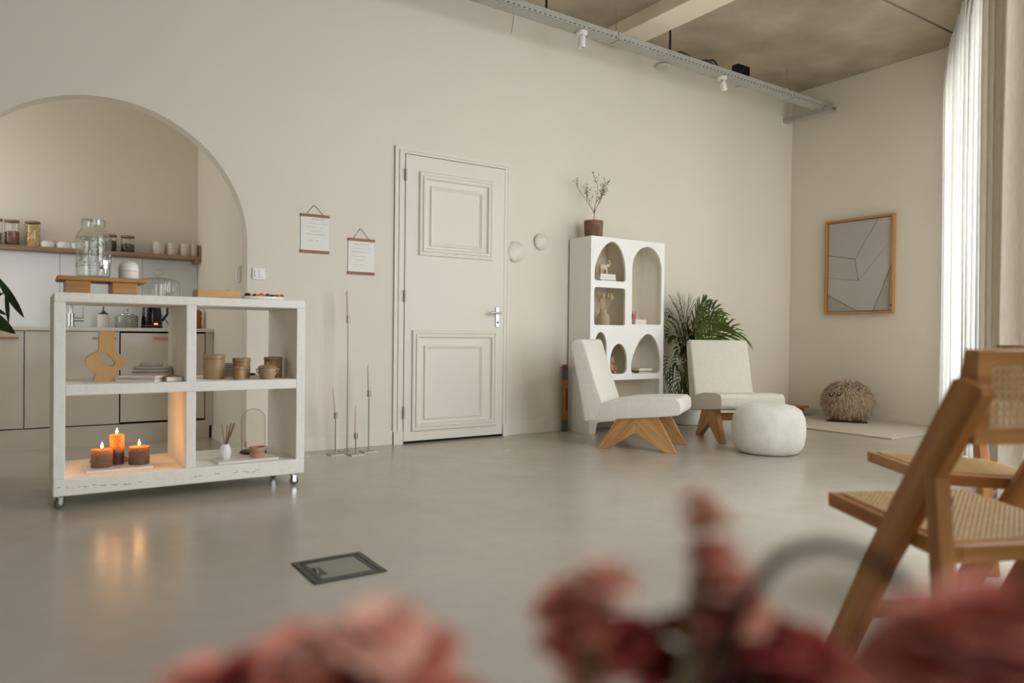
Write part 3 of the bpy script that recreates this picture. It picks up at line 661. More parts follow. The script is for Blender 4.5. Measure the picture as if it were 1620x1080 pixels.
def candle(label, x, y, r_, h, m_, power):
    z = BZ + 0.0125
    t = thing('pillar_candle', label, 'candle', (x, y, z), 0, 'lit pillar candles')
    MB().lathe([(0, 0), (r_*0.97, 0), (r_, 0.003), (r_, h*0.5), (r_*1.0, h - 0.004), (r_*0.97, h), (r_*0.86, h - 0.001), (r_*0.75, h - 0.005), (0, h - 0.007)], seg=36).build('wax_body', m_, t, smooth=True, local=True, angle=60)
    MB().tube([(0, 0, h - 0.008), (0.0008, 0, h + 0.006)], 0.0012, 6).build('wick', M_wick, t, local=True)
    MB().lathe([(0, h + 0.003), (0.0042, h + 0.008), (0.0056, h + 0.014), (0.0040, h + 0.023), (0.0014, h + 0.031), (0, h + 0.036)], seg=14).build('flame', M_flame, t, smooth=True, local=True)
    d = bpy.data.lights.new('candle_light', 'POINT'); d.energy = power; d.color = (1.0, 0.50, 0.17); d.shadow_soft_size = 0.012
    lo = bpy.data.objects.new('candle_light', d); scene.collection.objects.link(lo); lo.parent = t; lo.location = (0, 0, h + 0.045)
candle('low wide lit candle with orange glow painted on its top, left on the marble board', 0.332, -0.925, 0.0505, 0.090, waxmat('wax_left', (222, 118, 48), (120, 92, 74), 0.06, 0.088), 0.25)
candle('tall narrow lit candle, orange painted glow above and dark brown below', 0.404, -0.875, 0.035, 0.154, waxmat('wax_tall', (226, 132, 48), (92, 62, 52), 0.055, 0.10), 0.3)
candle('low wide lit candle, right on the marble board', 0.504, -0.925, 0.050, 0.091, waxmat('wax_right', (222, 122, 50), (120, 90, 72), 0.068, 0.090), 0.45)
o = MB().box(0.862, 1.186, -1.092, -0.925, BZ, BZ + 0.012).build('diffuser_board', M_marble, bevel=0.002, origin=(1.02, -1.0, BZ)); tag(o, 'pale marble board under the white diffuser and clay bowl', 'board')
o.rotation_euler = (0, 0, 0.035)
t = thing('reed_diffuser', 'small white vase with brown scent sticks on a marble board', 'diffuser', (0.922, -1.0, BZ + 0.0125))
MB().lathe([(0, 0), (0.020, 0), (0.023, 0.003), (0.030, 0.022), (0.031, 0.045), (0.027, 0.064), (0.021, 0.072), (0.021, 0.082), (0.018, 0.082), (0.018, 0.072), (0, 0.070)], seg=32).build('bottle', M_white, t, smooth=True, local=True)
M_stick = mat('scent_stick', (122, 84, 60), rough=0.8)
for (tx, ty, tz) in ((-0.022, 0, 0.195), (0.012, 0.01, 0.185), (0.022, -0.01, 0.192), (0.034, 0.005, 0.196), (0.040, -0.006, 0.190), (0.047, 0.004, 0.197), (0.052, 0.0, 0.192)):
    MB().tube([(tx*0.1, ty*0.3, 0.075), (tx, ty, tz)], 0.0021, 6).build('reed_stick', M_stick, t, local=True)
t = thing('clay_bowl', 'small pierced clay tealight bowl on the right marble board', 'bowl', (1.092, -1.005, BZ + 0.0125))
MB().lathe([(0, 0), (0.038, 0), (0.041, 0.008), (0.044, 0.055), (0.041, 0.055), (0.037, 0.012), (0, 0.008)], seg=40).build('bowl_body', M_clay, t, smooth=True, local=True)
mb = MB()
for k_ in range(2):
    for i in range(26):
        a = 2*PI*(i + 0.5*k_)/26; rr_ = 0.0428; mb.obox((rr_*math.cos(a), rr_*math.sin(a), 0.026 + 0.009*k_), (math.cos(a), math.sin(a), 0), (-math.sin(a), math.cos(a), 0), (0, 0, 1), 0.0008, 0.0014, 0.0014)
stuff(mb.build('pierced_holes', M_darkgap, t, local=True))
t = thing('glass_cloche', 'tall glass cloche on a dark wooden base at the back of the trolley', 'cloche', (1.125, -0.79, BZ))
MB().lathe([(0, 0), (0.072, 0), (0.075, 0.004), (0.075, 0.010), (0.070, 0.014), (0, 0.014)], seg=40).build('base', mat('dark_base', (58, 40, 30), rough=0.4), t, smooth=True, local=True)
MB().lathe([(0.068, 0.0145), (0.068, 0.195)] + [(0.068*math.cos(a), 0.195 + 0.068*math.sin(a)) for a in [i*PI/2/12 for i in range(1, 13)]], seg=48).build('dome', M_glassthin, t, smooth=True, local=True)

# ------------------------------------------------------------------ kitchen
KF = 1.06
def cabinet(x0, x1, hx0, hx1, label, dark=False):
    t = thing('base_cabinet', label, 'cabinet', ((x0+x1)/2, 1.4, 0), 0, 'kitchen base cabinets')
    MB().box(x0, x1, KF + 0.02, KY - 0.001, 0.15, 0.858).build('carcass', M_darkgap if dark else M_cab, t)
    g = 0.0045 if dark else 0.003
    zt = 0.845 if dark else 0.851
    d = MB().box(x0 + g, x1 - g, KF, KF + 0.019, 0.162 if dark else 0.155, zt).build('cabinet_door', M_cab, t, bevel=0.001)
    if hx0 is not None: MB().box(hx0, hx1, KF - 0.022, KF - 0.014, 0.797, 0.809).box(hx0 + 0.005, hx0 + 0.013, KF - 0.014, KF, 0.799, 0.807).box(hx1 - 0.013, hx1 - 0.005, KF - 0.014, KF, 0.799, 0.807).build('handle', M_copper, d)
cabinet(-2.28, -1.206, -1.9, -1.75, 'glossy cabinet at the far left end of the kitchen')
cabinet(-1.204, -0.606, -0.85, -0.70, 'glossy cabinet left of the one under the big leaves')
cabinet(-0.604, -0.006, -0.19, -0.037, 'glossy cabinet at the left edge, below the big leaves')
cabinet(-0.004, 0.600, 0.422, 0.572, 'glossy cabinet under the tap, copper handle behind the tan vase')
cabinet(0.602, 1.213, 0.833, 0.985, 'glossy appliance cabinet with dark gaps at the right end', True)
o = MB().box(1.215, KX - 0.002, KF, KY - 0.001, 0.10, 0.858).build('filler_panel', M_cab, origin=(1.24, 1.3, 0.15)); tag(o, 'narrow glossy end panel between cabinet and side wall', 'panel')
o = MB().box(-2.28, KX - 0.03, KF - 0.004, KF + 0.03, 0.0, 0.146).build('plinth', M_cab, origin=(0, 1.06, 0)); tag(o, 'grey kick board under the kitchen cabinets', 'kick board')
o = MB().box(-2.28, KX - 0.001, 1.03, KY - 0.001, 0.8585, 0.885).build('worktop', M_cabwhite, bevel=0.002, origin=(0, 1.4, 0.86)); tag(o, 'long pale kitchen worktop over the cabinets', 'worktop')
spb = thing('splashback', 'glossy white panelled splashback between worktop and wall shelf', 'splashback', (0, KY, 0.885))
for i, (a, b) in enumerate(((-2.28, -0.967), (-0.965, -0.367), (-0.365, 0.233), (0.235, 0.833), (0.835, KX - 0.002))):
    MB().box(a, b - 0.001, KY - 0.012, KY - 0.0008, 0.886, 1.481).build('panel', M_splash, spb, bevel=0.001)
wsf = thing('wall_shelf', 'long oak wall shelf above the kitchen worktop', 'shelf', (0, KY, 1.483))
MB().box(-2.28, KX - 0.002, 1.57, KY - 0.0008, 1.483, 1.512).build('shelf_board', M_shelfwood, wsf, bevel=0.002)
MB().box(1.225, KX - 0.003, 1.575, KY - 0.014, 1.455, 1.4825).build('bracket', M_shelfwood, wsf)
MB().box(1.262, KX - 0.002, 1.575, KY - 0.001, 1.512, 1.61).build('end_stop', M_shelfwood, wsf)
SH = 1.5123
def storage_jar(label, x, h, r_, fill, fillm, grain):
    t = thing('storage_jar', label, 'jar', (x, 1.655, SH), 0, 'storage jars on the kitchen shelf')
    MB().lathe([(r_*0.95, 0), (r_, 0.004), (r_, h - 0.02), (r_*0.97, h - 0.016)], seg=28).build('glass_body', M_glass, t, smooth=True, local=True)
    MB().lathe([(0, h - 0.016), (r_*1.04, h - 0.016), (r_*1.04, h - 0.002), (r_, h), (0, h)], seg=28).build('lid', M_shelfwood, t, smooth=True, local=True)
    mb = MB().lathe([(0, 0.001), (r_*0.82, 0.001), (r_*0.82, fill - 0.006), (0, fill - 0.006)], seg=20)
    for i in range(grain):
        a = rnd.uniform(0, 2*PI); z = rnd.uniform(0.004, fill); rr_ = r_*0.86 if z < fill - 0.012 else rnd.uniform(0, r_*0.8)
        e = rnd.uniform(0.004, 0.006); mb.obox((rr_*math.cos(a), rr_*math.sin(a), z), (rnd.random(), rnd.random(), 0.3), (0.2, rnd.random(), rnd.random()), (0.3, 0.1, 1), e, e*0.6, e*0.7)
    stuff(mb.build('filling', fillm, t, local=True))
M_nut = mat('brown_nuts', (96, 62, 44), rgb2=(150, 104, 74), rough=0.6, scale=120)
M_cash = mat('cashews', (196, 160, 96), rgb2=(232, 208, 154), rough=0.6, scale=120)
M_grain = mat('granola', (150, 120, 78), rgb2=(190, 164, 118), rough=0.7, scale=120)
storage_jar('wood-lidded jar half full of grain, cut by the left photo edge', -0.198, 0.20, 0.050, 0.10, M_grain, 240)
storage_jar('wood-lidded jar half full of brown nuts, second from the left', -0.087, 0.198, 0.049, 0.115, M_nut, 280)
storage_jar('wood-lidded jar full of pale cashews on the kitchen shelf', 0.048, 0.200, 0.050, 0.172, M_cash, 380)
storage_jar('small wood-lidded jar of dark coffee beans behind the glass dispenser', 0.585, 0.142, 0.046, 0.095, mat('coffee_beans', (62, 38, 28), rgb2=(96, 62, 46), rough=0.5, scale=120), 220)
storage_jar('small wood-lidded jar half full of tea, right of the dispenser', 0.712, 0.142, 0.050, 0.078, mat('tea_leaves', (84, 66, 46), rgb2=(124, 100, 72), rough=0.8, scale=140), 240)
for x, lb in ((0.141, 'upturned white bowl on the kitchen shelf, next to the cashews'), (0.254, 'upturned white bowl in the middle of three on the shelf'), (0.350, 'upturned white bowl, half behind the glass dispenser')):
    t = thing('small_bowl', lb, 'bowl', (x, 1.66, SH), 0, 'upturned bowls on the kitchen shelf')
    MB().lathe([(0.044, 0), (0.050, 0.005), (0.052, 0.026), (0.046, 0.046), (0.034, 0.055), (0.020, 0.057), (0, 0.057)], seg=32).build('bowl_shell', M_white, t, smooth=True, local=True)
for i, x in enumerate((0.949, 1.052, 1.152, 1.226)):
    t = thing('handleless_cup', ['leftmost', 'second', 'third', 'rightmost'][i] + ' of four matt cream cups at the right shelf end', 'cup', (x, 1.655, SH), 0, 'cream cups at the shelf end')
    r_ = (0.046, 0.046, 0.042, 0.035)[i]
    MB().lathe([(0, 0), (r_*0.92, 0), (r_, 0.006), (r_, 0.108), (r_*0.92, 0.108), (r_*0.9, 0.01), (0, 0.008)], seg=32).build('cup_body', M_whitematt, t, smooth=True, local=True)
# tap and worktop things
WZ = 0.8853
t = thing('kitchen_tap', 'chrome kitchen mixer tap with upright spout on the worktop', 'tap', (0.300, 1.45, WZ))
MB().tube([(0, 0, 0), (0, 0, 0.11)], 0.023, 20).tube([(0, 0, 0.0), (0, 0, 0.006)], 0.030, 20).build('tap_body', M_chrome, t, smooth=True, local=True)
MB().tube([(0, 0, 0.10), (0, 0, 0.30), (0, -0.02, 0.34), (0, -0.07, 0.37), (0, -0.13, 0.37), (0, -0.17, 0.34), (0, -0.18, 0.30)], 0.012, 12).build('spout', M_chrome, t, smooth=True, local=True)
MB().tube([(0, 0, 0.062), (0.085, 0, 0.062)], 0.017, 16).tube([(0.078, 0, 0.07), (0.080, 0, 0.16)], 0.0045, 8).build('lever', M_chrome, t, smooth=True, local=True)
o = MB().lathe([(0, 0), (0.018, 0), (0.018, 0.012), (0, 0.014)], seg=20).build('sink_plug', M_chrome, smooth=True, local=True); o.location = (0.245, 1.40, WZ); tag(o, 'small chrome knob on the worktop left of the tap', 'plug')
t = thing('soap_dispenser', 'cream ceramic soap dispenser with grey pump collar beside the tap', 'dispenser', (0.515, 1.38, WZ))
MB().lathe([(0, 0), (0.040, 0), (0.042, 0.004), (0.042, 0.095), (0.036, 0.103), (0, 0.104)], seg=32).build('bottle', M_whitematt, t, smooth=True, local=True)
MB().lathe([(0.037, 0.104), (0.037, 0.110), (0.014, 0.122), (0.012, 0.132), (0, 0.132)], seg=24).tube([(0, 0, 0.13), (0, 0, 0.165)], 0.005, 8).tube([(0, 0, 0.163), (0.0, -0.04, 0.158)], 0.005, 8).build('pump', mat('pewter', (96, 88, 80), rough=0.4, metal=0.6), t, smooth=True, local=True)
t = thing('clip_top_jar', 'squat grey-glass jar with a knobbed lid on the worktop', 'jar', (0.680, 1.38, WZ))
MB().lathe([(0, 0), (0.078, 0), (0.083, 0.006), (0.083, 0.085), (0.074, 0.100), (0, 0.102)], seg=36).build('jar_body', mat('grey_glass', (150, 152, 142), rough=0.15, var=0.12, scale=20), t, smooth=True, local=True)
MB().lathe([(0.055, 0.103), (0.055, 0.108), (0.030, 0.116), (0.008, 0.120), (0.007, 0.130), (0.014, 0.138), (0.010, 0.150), (0, 0.152)], seg=24).build('lid', M_chrome, t, smooth=True, local=True)
t = thing('coffee_machine', 'black kettle with a glowing red light on the worktop', 'kettle', (0.862, 1.38, WZ))
MB().lathe([(0, 0.022), (0.078, 0.022), (0.080, 0.03), (0.074, 0.10), (0.064, 0.19), (0.060, 0.215), (0.04, 0.222), (0, 0.224)], seg=36).build('kettle_body', mat('black_gloss', (14, 13, 13), rough=0.12), t, smooth=True, local=True)
MB().lathe([(0, 0), (0.080, 0), (0.082, 0.004), (0.080, 0.020), (0, 0.021)], seg=36).build('base', M_black, t, smooth=True, local=True)
MB().tube([(0.060, 0.0, 0.20), (0.115, 0.0, 0.205), (0.118, 0.0, 0.12), (0.078, 0.0, 0.06)], 0.010, 10).build('handle', M_black, t, smooth=True, local=True)
MB().obox((0.020, -0.0795, 0.034), (1, 0.25, 0), (0.1, -1, 0), (0, 0, 1), 0.014, 0.003, 0.005).build('indicator_light', mat('red_lamp', (255, 60, 30), emit=(1.0, 0.10, 0.03), estr=9), t, local=True)
pts = [(0.94, 1.45, WZ + 0.12), (0.99, 1.55, WZ + 0.07), (1.05, 1.66, WZ + 0.02), (1.08, 1.73, WZ + 0.10)]
tag(MB().tube(spl(pts, 6, False), 0.004, 6).build('power_cord', M_black, smooth=True, origin=pts[0]), 'thin black power cord behind the black kettle', 'cord')
t = thing('spice_block', 'small wooden pepper mill at the right end of the worktop', 'mill', (1.222, 1.40, WZ))
MB().lathe([(0, 0), (0.026, 0), (0.028, 0.01), (0.022, 0.05), (0.027, 0.09), (0.020, 0.105), (0.026, 0.12), (0.024, 0.145), (0.008, 0.16), (0, 0.162)], seg=24).build('mill_body', M_walnut, t, smooth=True, local=True)

# ------------------------------------------------------------------ big-leaved plant at the left edge
pp = thing('philodendron', 'dark green plant with big lobed leaves entering at the left edge', 'plant', (-0.62, -0.42, 0))
MB().lathe([(0, 0), (0.13, 0), (0.15, 0.01), (0.18, 0.30), (0.17, 0.30), (0.165, 0.27), (0, 0.27)], seg=36).build('plant_pot', M_whitematt, pp, smooth=True, local=True)
def leaf(parent, base, tip, width, nrm, lobes, material=M_leafdark, stem_from=None):
    base = Vector(base); tip = Vector(tip); d = tip - base; L = d.length; d.normalize(); nrm = Vector(nrm).normalized(); side = d.cross(nrm).normalized(); nrm = side.cross(d)
    vs = []; fs = []; n = 14
    for i in range(n + 1):
        t = i / n; wd = width * (math.sin(PI * min(1, t*0.93 + 0.07)) ** 0.75) * (1 - 0.35*lobes*(0.5 + 0.5*math.cos(t * 9 * PI)) if lobes else 1)
        if i == n: wd = 0.001
        c = base + d*L*t - nrm * (0.10*L*t*t)
        vs += [c - side*wd + nrm*(0.12*wd), c, c + side*wd + nrm*(0.12*wd)]
    for i in range(n):
        for j in range(2): fs.append((3*i + j, 3*i + j + 1, 3*i + j + 4, 3*i + j + 3))
    vs = vs + [Vector(v) - nrm*0.0015 for v in vs]; k_ = 3*(n + 1); fs = fs + [tuple(k_ + q for q in reversed(f)) for f in fs]
    o = MB().add(vs, fs).build('leaf', material, parent, smooth=True, angle=80)
    if stem_from is not None:
        sf = Vector(stem_from); mid = (sf + base)/2 + Vector((0, 0, 0.12))
        MB().tube(spl([tuple(sf), tuple(mid), tuple(base)], 5, False) + [tuple(base)], 0.004, 7).build('leaf_stem', material, parent, smooth=True)
root_ = (-0.62, -0.42, 0.27)
leaf(pp, (-0.125, -0.37, 1.145), (-0.004, -0.34, 0.927), 0.019, (-0.3, -0.9, 0.5), 0.0, stem_from=root_)
leaf(pp, (-0.088, -0.36, 1.075), (-0.074, -0.33, 0.893), 0.0105, (0.1, -1, 0.1), 0.0, stem_from=root_)
leaf(pp, (-0.24, -0.37, 1.00), (-0.040, -0.35, 0.842), 0.036, (-0.3, -0.9, 0.4), 0.0, stem_from=root_)
leaf(pp, (-0.20, -0.33, 1.01), (-0.080, -0.33, 0.945), 0.014, (-0.3, -0.9, 0.4), 0.0, stem_from=root_)
leaf(pp, (-0.22, -0.35, 1.17), (-0.108, -0.35, 1.055), 0.020, (-0.3, -0.9, 0.4), 0.0, stem_from=root_)
for (bx_, tx_) in (((-0.6, -0.45, 0.95), (-0.8, -0.6, 1.1)), ((-0.65, -0.4, 1.0), (-0.85, -0.25, 1.2)), ((-0.5, -0.5, 0.8), (-0.35, -0.72, 0.95)), ((-0.7, -0.5, 0.7), (-0.95, -0.6, 0.8))):
    leaf(pp, bx_, tx_, 0.07, (0, -0.3, 1), 0.0, stem_from=root_)

# ------------------------------------------------------------------ posters
def poster(label, x0, x1, z0, z1, hx, hz, lines, seed):
    t = thing('hanging_poster', label, 'poster', ((x0+x1)/2, 0, (z0+z1)/2), 0, 'two text posters beside the door')
    MB().box(x0 + 0.003, x1 - 0.003, -0.0065, -0.0055, z0 + 0.004, z1 - 0.004).build('paper_sheet', M_paper, t)
    for z in (z1 - 0.010, z0 + 0.010):
        MB().box(x0, x1, -0.013, -0.0075, z - 0.010, z + 0.010).build('wood_strip', M_walnut, t, bevel=0.001)
        MB().box(x0, x1, -0.0050, -0.0008, z - 0.010, z + 0.010).build('wood_strip', M_walnut, t, bevel=0.001)
    a = (x0 + 0.045, -0.006, z1); b = (x1 - 0.045, -0.006, z1)
    MB().tube([a, (hx - 0.002, -0.006, hz), (hx + 0.002, -0.006, hz), b], 0.0014, 6).build('cord', M_black, t)
    MB().tube([(hx, -0.001, hz - 0.003), (hx, -0.010, hz - 0.003)], 0.003, 8).build('nail', M_metal, t)
    rr = random.Random(seed); mb = MB()
    for (zf, xa, xb, big) in lines:
        z = z0 + (z1 - z0) * zf; x = x0 + (x1 - x0) * xa; xe = x0 + (x1 - x0) * xb
        hgt = 0.0062 if big else 0.0036
        while x < xe:
            wl_ = rr.uniform(2, 7) * (0.006 if big else 0.0032); e = min(x + wl_, xe); q = x
            while q < e:
                cw = (0.0045 if big else 0.0022); hh = hgt * rr.choice((1, 0.7, 0.7, 1.2))
                mb.box(q, q + cw*0.28, -0.0070, -0.0065, z, z + hh); mb.box(q, q + cw*0.8, -0.0070, -0.0065, z + rr.choice((0, hh*0.5, hh*0.9)), z + rr.choice((0, hh*0.5)) + 0.0009)
                q += cw
            x = e + (0.006 if big else 0.004)
    stuff(mb.build('lettering', M_ink, t))
poster('white text poster with wood strips, higher and further left', 1.643, 1.857, 1.441, 1.722, 1.744, 1.788,
       [(0.86, 0.38, 0.82, True), (0.765, 0.28, 0.94, False), (0.665, 0.22, 0.78, False), (0.56, 0.33, 0.72, False), (0.48, 0.2, 0.88, False), (0.32, 0.28, 0.44, False), (0.315, 0.52, 0.62, False)], 1)
poster('white text poster with wood strips, lower and nearer the door', 2.001, 2.214, 1.305, 1.575, 2.100, 1.652,
       [(0.83, 0.22, 0.8, True), (0.72, 0.15, 0.84, False), (0.62, 0.12, 0.8, False), (0.50, 0.12, 0.68, False), (0.40, 0.22, 0.62, False), (0.27, 0.22, 0.6, False)], 2)
# ------------------------------------------------------------------ wall discs
M_pearl = mat('glazed_pearl', (206, 200, 188), rgb2=(228, 224, 214), rough=0.25, scale=12, bump=0.9, bscale=24, spec=0.6)
for (x, z, r_, lb) in ((3.513, 1.578, 0.090, 'larger glazed ceramic disc on the wall right of the door'), (3.778, 1.685, 0.072, 'smaller glazed ceramic disc higher up beside the bookcase')):
    rot = Matrix.Rotation(PI/2, 3, 'X')
    o = MB().lathe([(r_*0.92, 0.001), (r_, 0.010), (r_*0.99, 0.020), (r_*0.88, 0.028), (r_*0.6, 0.030), (0, 0.027)], seg=40, axis=rot, wob=lambda an, z_: 1 + 0.012*math.sin(3*an)).build('wall_disc', M_pearl, smooth=True, local=True)
    o.location = (x, 0, z); tag(o, lb, 'wall decoration', 'ceramic wall discs')

# ------------------------------------------------------------------ floor candlesticks
M_taper = mat('taper_wax', (214, 200, 184), rough=0.5, var=0.02)
for (x, y, zs, zc, zt, tilt, lb) in ((1.833, -0.235, 0.256, 0.301, 0.480, -0.045, 'second shortest steel candlestick, leftmost, on the floor by the wall'), (1.945, -0.172, 0.935, 0.986, 1.169, -0.025, 'tallest slim steel candlestick with a beige taper candle'),
                              (1.957, -0.307, 0.112, 0.157, 0.351, 0.0, 'shortest steel candlestick, in front of the tallest one'), (2.089, -0.223, 0.402, 0.448, 0.638, -0.02, 'second tallest steel candlestick, rightmost, nearest the door')):
    t = thing('candlestick', lb, 'candlestick', (x, y, 0), 0, 'steel floor candlesticks')
    MB().box(-0.052, 0.052, -0.052, 0.052, 0.0, 0.006).build('base_plate', M_metal, t, local=True, bevel=0.001)
    MB().tube([(0, 0, 0.006), (0, 0, zs)], 0.0052, 10).build('stem', M_metal, t, local=True, smooth=True)
    MB().tube([(0, 0, zs), (0, 0, zc)], 0.014, 16).build('candle_cup', M_metal, t, local=True, smooth=True)
    MB().tube([(0, 0, zc - 0.01), (tilt*(zt - zc)*2.0, 0, zt - 0.012), (tilt*(zt - zc)*2.1, 0, zt)], [0.0115, 0.009, 0.003], 14).build('taper_candle', M_taper, t, local=True, smooth=True)

# ------------------------------------------------------------------ floor hatch
t = thing('floor_socket_hatch', 'square dark metal floor socket hatch sunk in the concrete', 'floor hatch', (0.965, -2.635, 0))
M_hatch = mat('dark_hatch_metal', (70, 66, 62), rough=0.45, metal=0.3, var=0.05)
x0, x1, y0, y1 = 0.832, 1.100, -2.770, -2.500
fr = MB()
for a_ in ((x0, x1, y0, y0 + 0.022), (x0, x1, y1 - 0.022, y1), (x0, x0 + 0.022, y0 + 0.022, y1 - 0.022), (x1 - 0.022, x1, y0 + 0.022, y1 - 0.022)): fr.box(*a_, 0.0003, 0.005)
fr.build('hatch_frame', M_hatch, t, bevel=0.0015)
ln = MB()
for a_ in ((x0 + 0.025, x1 - 0.025, y0 + 0.025, y0 + 0.038), (x0 + 0.025, x1 - 0.025, y1 - 0.038, y1 - 0.025), (x0 + 0.025, x0 + 0.040, y0 + 0.038, y1 - 0.038), (x1 - 0.038, x1 - 0.025, y0 + 0.038, y1 - 0.038)): ln.box(*a_, 0.0003, 0.004)
ln.build('lid_frame', M_hatch, t, bevel=0.001)
MB().box(x0 + 0.042, x1 - 0.040, y0 + 0.040, y1 - 0.040, 0.0003, 0.0025).build('concrete_infill', mat('hatch_infill', (146, 142, 130), rough=0.6, var=0.04, scale=30), t)
MB().box(x0 + 0.036, x0 + 0.072, -2.69, -2.60, 0.0025, 0.0045).build('cable_flap', M_black, t, bevel=0.001)
MB().tube([(x0 + 0.046, -2.655, 0.0045), (x0 + 0.046, -2.655, 0.012), (x0 + 0.046, -2.635, 0.014), (x0 + 0.046, -2.62, 0.0045)], 0.002, 6).build('pull_ring', M_chrome, t, smooth=True)

# ------------------------------------------------------------------ bookcase
def arch(x0, x1, z0, zs, zt, cx=None, r_=0.022, n=18, ex=2.0, exl=None):
    exl = exl or ex
    cx = (x0 + x1)/2 if cx is None else cx
    P = []
    def corner(cx_, cz_, a0, a1):
        for i in range(5):
            a = a0 + (a1 - a0)*i/4; P.append((cx_ + r_*math.cos(a), cz_ + r_*math.sin(a)))
    corner(x0 + r_, z0 + r_, PI*1.5, PI)
    P[:] = list(reversed(P)); P[:] = P  # left-bottom corner from left to bottom
    corner(x1 - r_, z0 + r_, PI*1.5, 2*PI)
    for i in range(n + 1):
        a = PI/2*i/n; P.append((cx + (x1 - cx)*abs(math.cos(a))**(2/ex), zs + (zt - zs)*abs(math.sin(a))**(2/ex)))
    for i in range(1, n + 1):
        a = PI/2*(1 - i/n); P.append((cx - (cx - x0)*abs(math.cos(a))**(2/exl), zs + (zt - zs)*abs(math.sin(a))**(2/exl)))
    return P
def rrect(x0, x1, z0, z1, r_=0.02):
    P = []
    for cx, cz, a0 in ((x0 + r_, z0 + r_, PI), (x1 - r_, z0 + r_, 1.5*PI), (x1 - r_, z1 - r_, 0), (x0 + r_, z1 - r_, PI/2)):
        for i in range(5): a = a0 + PI/2*i/4; P.append((cx + r_*math.cos(a), cz + r_*math.sin(a)))
    return P
BX0, BX1, BY0, BY1, BH = 4.092, 4.988, -0.322, -0.022, 1.735
bc = thing('arched_bookcase', 'tall white bookcase with arched and rounded open niches', 'bookcase', (4.54, -0.17, 0))
outer = [(BX0, 0), (BX0 + 0.060, 0), (BX0 + 0.072, 0.008), (BX0 + 0.082, 0.045), (BX0 + 0.088, 0.085), (BX0 + 0.105, 0.102), (BX1 - 0.105, 0.102), (BX1 - 0.088, 0.085), (BX1 - 0.082, 0.045), (BX1 - 0.072, 0.008), (BX1 - 0.060, 0), (BX1, 0), (BX1, BH), (BX0, BH)]
holes = [arch(4.134, 4.499, 1.350, 1.42, 1.700, cx=4.335, exl=1.62), rrect(4.134, 4.499, 0.958, 1.290, 0.022), arch(4.579, 4.950, 0.970, 1.47, 1.686, cx=4.775, r_=0.012),
         arch(4.142, 4.284, 0.62, 0.76, 0.896, cx=4.214), arch(4.328, 4.527, 0.522, 0.635, 0.792, cx=4.43, r_=0.05), arch(4.579, 4.950, 0.520, 0.585, 0.884, cx=4.785, r_=0.04, exl=1.6), rrect(4.160, 4.946, 0.135, 0.468, 0.02)]
fm = MB(); fm.holes([outer] + holes, XYZ, BY0, BY0 + 0.022); fm.build('front_panel', M_bookcase, bc, smooth=True, angle=50)
cf = BY0 + 0.022
MB().box(BX0, BX0 + 0.018, cf, BY1, 0, BH).build('side_panel', M_bookcase, bc); MB().box(BX1 - 0.018, BX1, cf, BY1, 0, BH).build('side_panel', M_bookcase, bc)
MB().box(BX0 + 0.018, BX1 - 0.018, cf, BY1, BH - 0.018, BH).build('top_panel', M_bookcase, bc)
MB().box(BX0 + 0.018, BX1 - 0.018, BY1 - 0.008, BY1, 0.10, BH - 0.018).build('back_panel', M_niche, bc)
for (a, b, z) in ((BX0 + 0.018, BX1 - 0.018, 0.113), (BX0 + 0.018, BX1 - 0.018, 0.497), (BX0 + 0.018, BX1 - 0.018, 0.935), (BX0 + 0.018, 4.532, 1.326)):
    MB().box(a, b, cf, BY1 - 0.008, z, z + 0.022).build('shelf_board', M_niche, bc)
for (x, z0, z1) in ((4.532, 0.957, BH - 0.018), (4.546, 0.519, 0.935), (4.300, 0.519, 0.935)):
    MB().box(x, x + 0.016, cf, BY1 - 0.008, z0, z1).build('divider', M_niche, bc)
# things in the niches
zz = 1.3483
book('paperback', 'green book under two white ones in the top left niche', (4.345, -0.205, zz), 0.19, 0.13, 0.014, 0.06, M_cg, 'books in the top left niche')
book('paperback', 'lower white book in the top left niche', (4.338, -0.205, zz + 0.0145), 0.19, 0.13, 0.026, 0.0, M_cw, 'books in the top left niche')
book('paperback', 'upper white book under the elephant figurine', (4.338, -0.205, zz + 0.041), 0.185, 0.13, 0.026, 0.03, M_cw, 'books in the top left niche')
el = thing('elephant_figurine', 'cream elephant figurine with raised trunk on white books', 'figurine', (4.335, -0.205, zz + 0.0675))
M_ivory = mat('ivory_resin', (216, 200, 172), rough=0.6, var=0.05, scale=30)
eb = MB().lathe([(0, -0.045), (0.018, -0.04), (0.030, -0.02), (0.032, 0.005), (0.026, 0.03), (0.012, 0.042), (0, 0.045)], c=(-0.008, 0, 0.066), seg=18, axis=Matrix.Rotation(PI/2, 3, 'Y'))
eb.lathe([(0, -0.022), (0.016, -0.014), (0.021, 0), (0.016, 0.014), (0, 0.02)], c=(0.046, 0, 0.082), seg=14)
eb.tube([(0.060, 0, 0.082), (0.074, 0, 0.088), (0.080, 0, 0.105), (0.073, 0, 0.122), (0.060, 0, 0.126)], [0.010, 0.008, 0.006, 0.005, 0.004], 10)
eb.build('body', M_ivory, el, smooth=True, local=True)
for (x, y) in ((-0.036, -0.014), (-0.030, 0.014), (0.022, -0.014), (0.030, 0.014)):
    MB().tube([(x, y, 0.055), (x + 0.002, y, 0.03), (x, y, 0.0)], [0.013, 0.010, 0.011], 12).build('leg', M_ivory, el, smooth=True, local=True)
for sg in (-1, 1):
    MB().lathe([(0, -0.002), (0.016, 0), (0, 0.003)], c=(0.034, sg*0.022, 0.082), seg=14, axis=Matrix.Rotation(PI/2 - 0.3*sg, 3, 'X')).build('ear', M_ivory, el, smooth=True, local=True)
MB().tube([(-0.052, 0, 0.075), (-0.060, 0, 0.06), (-0.062, 0, 0.04)], 0.0025, 6).build('tail', M_ivory, el, local=True)
zz = 0.9573
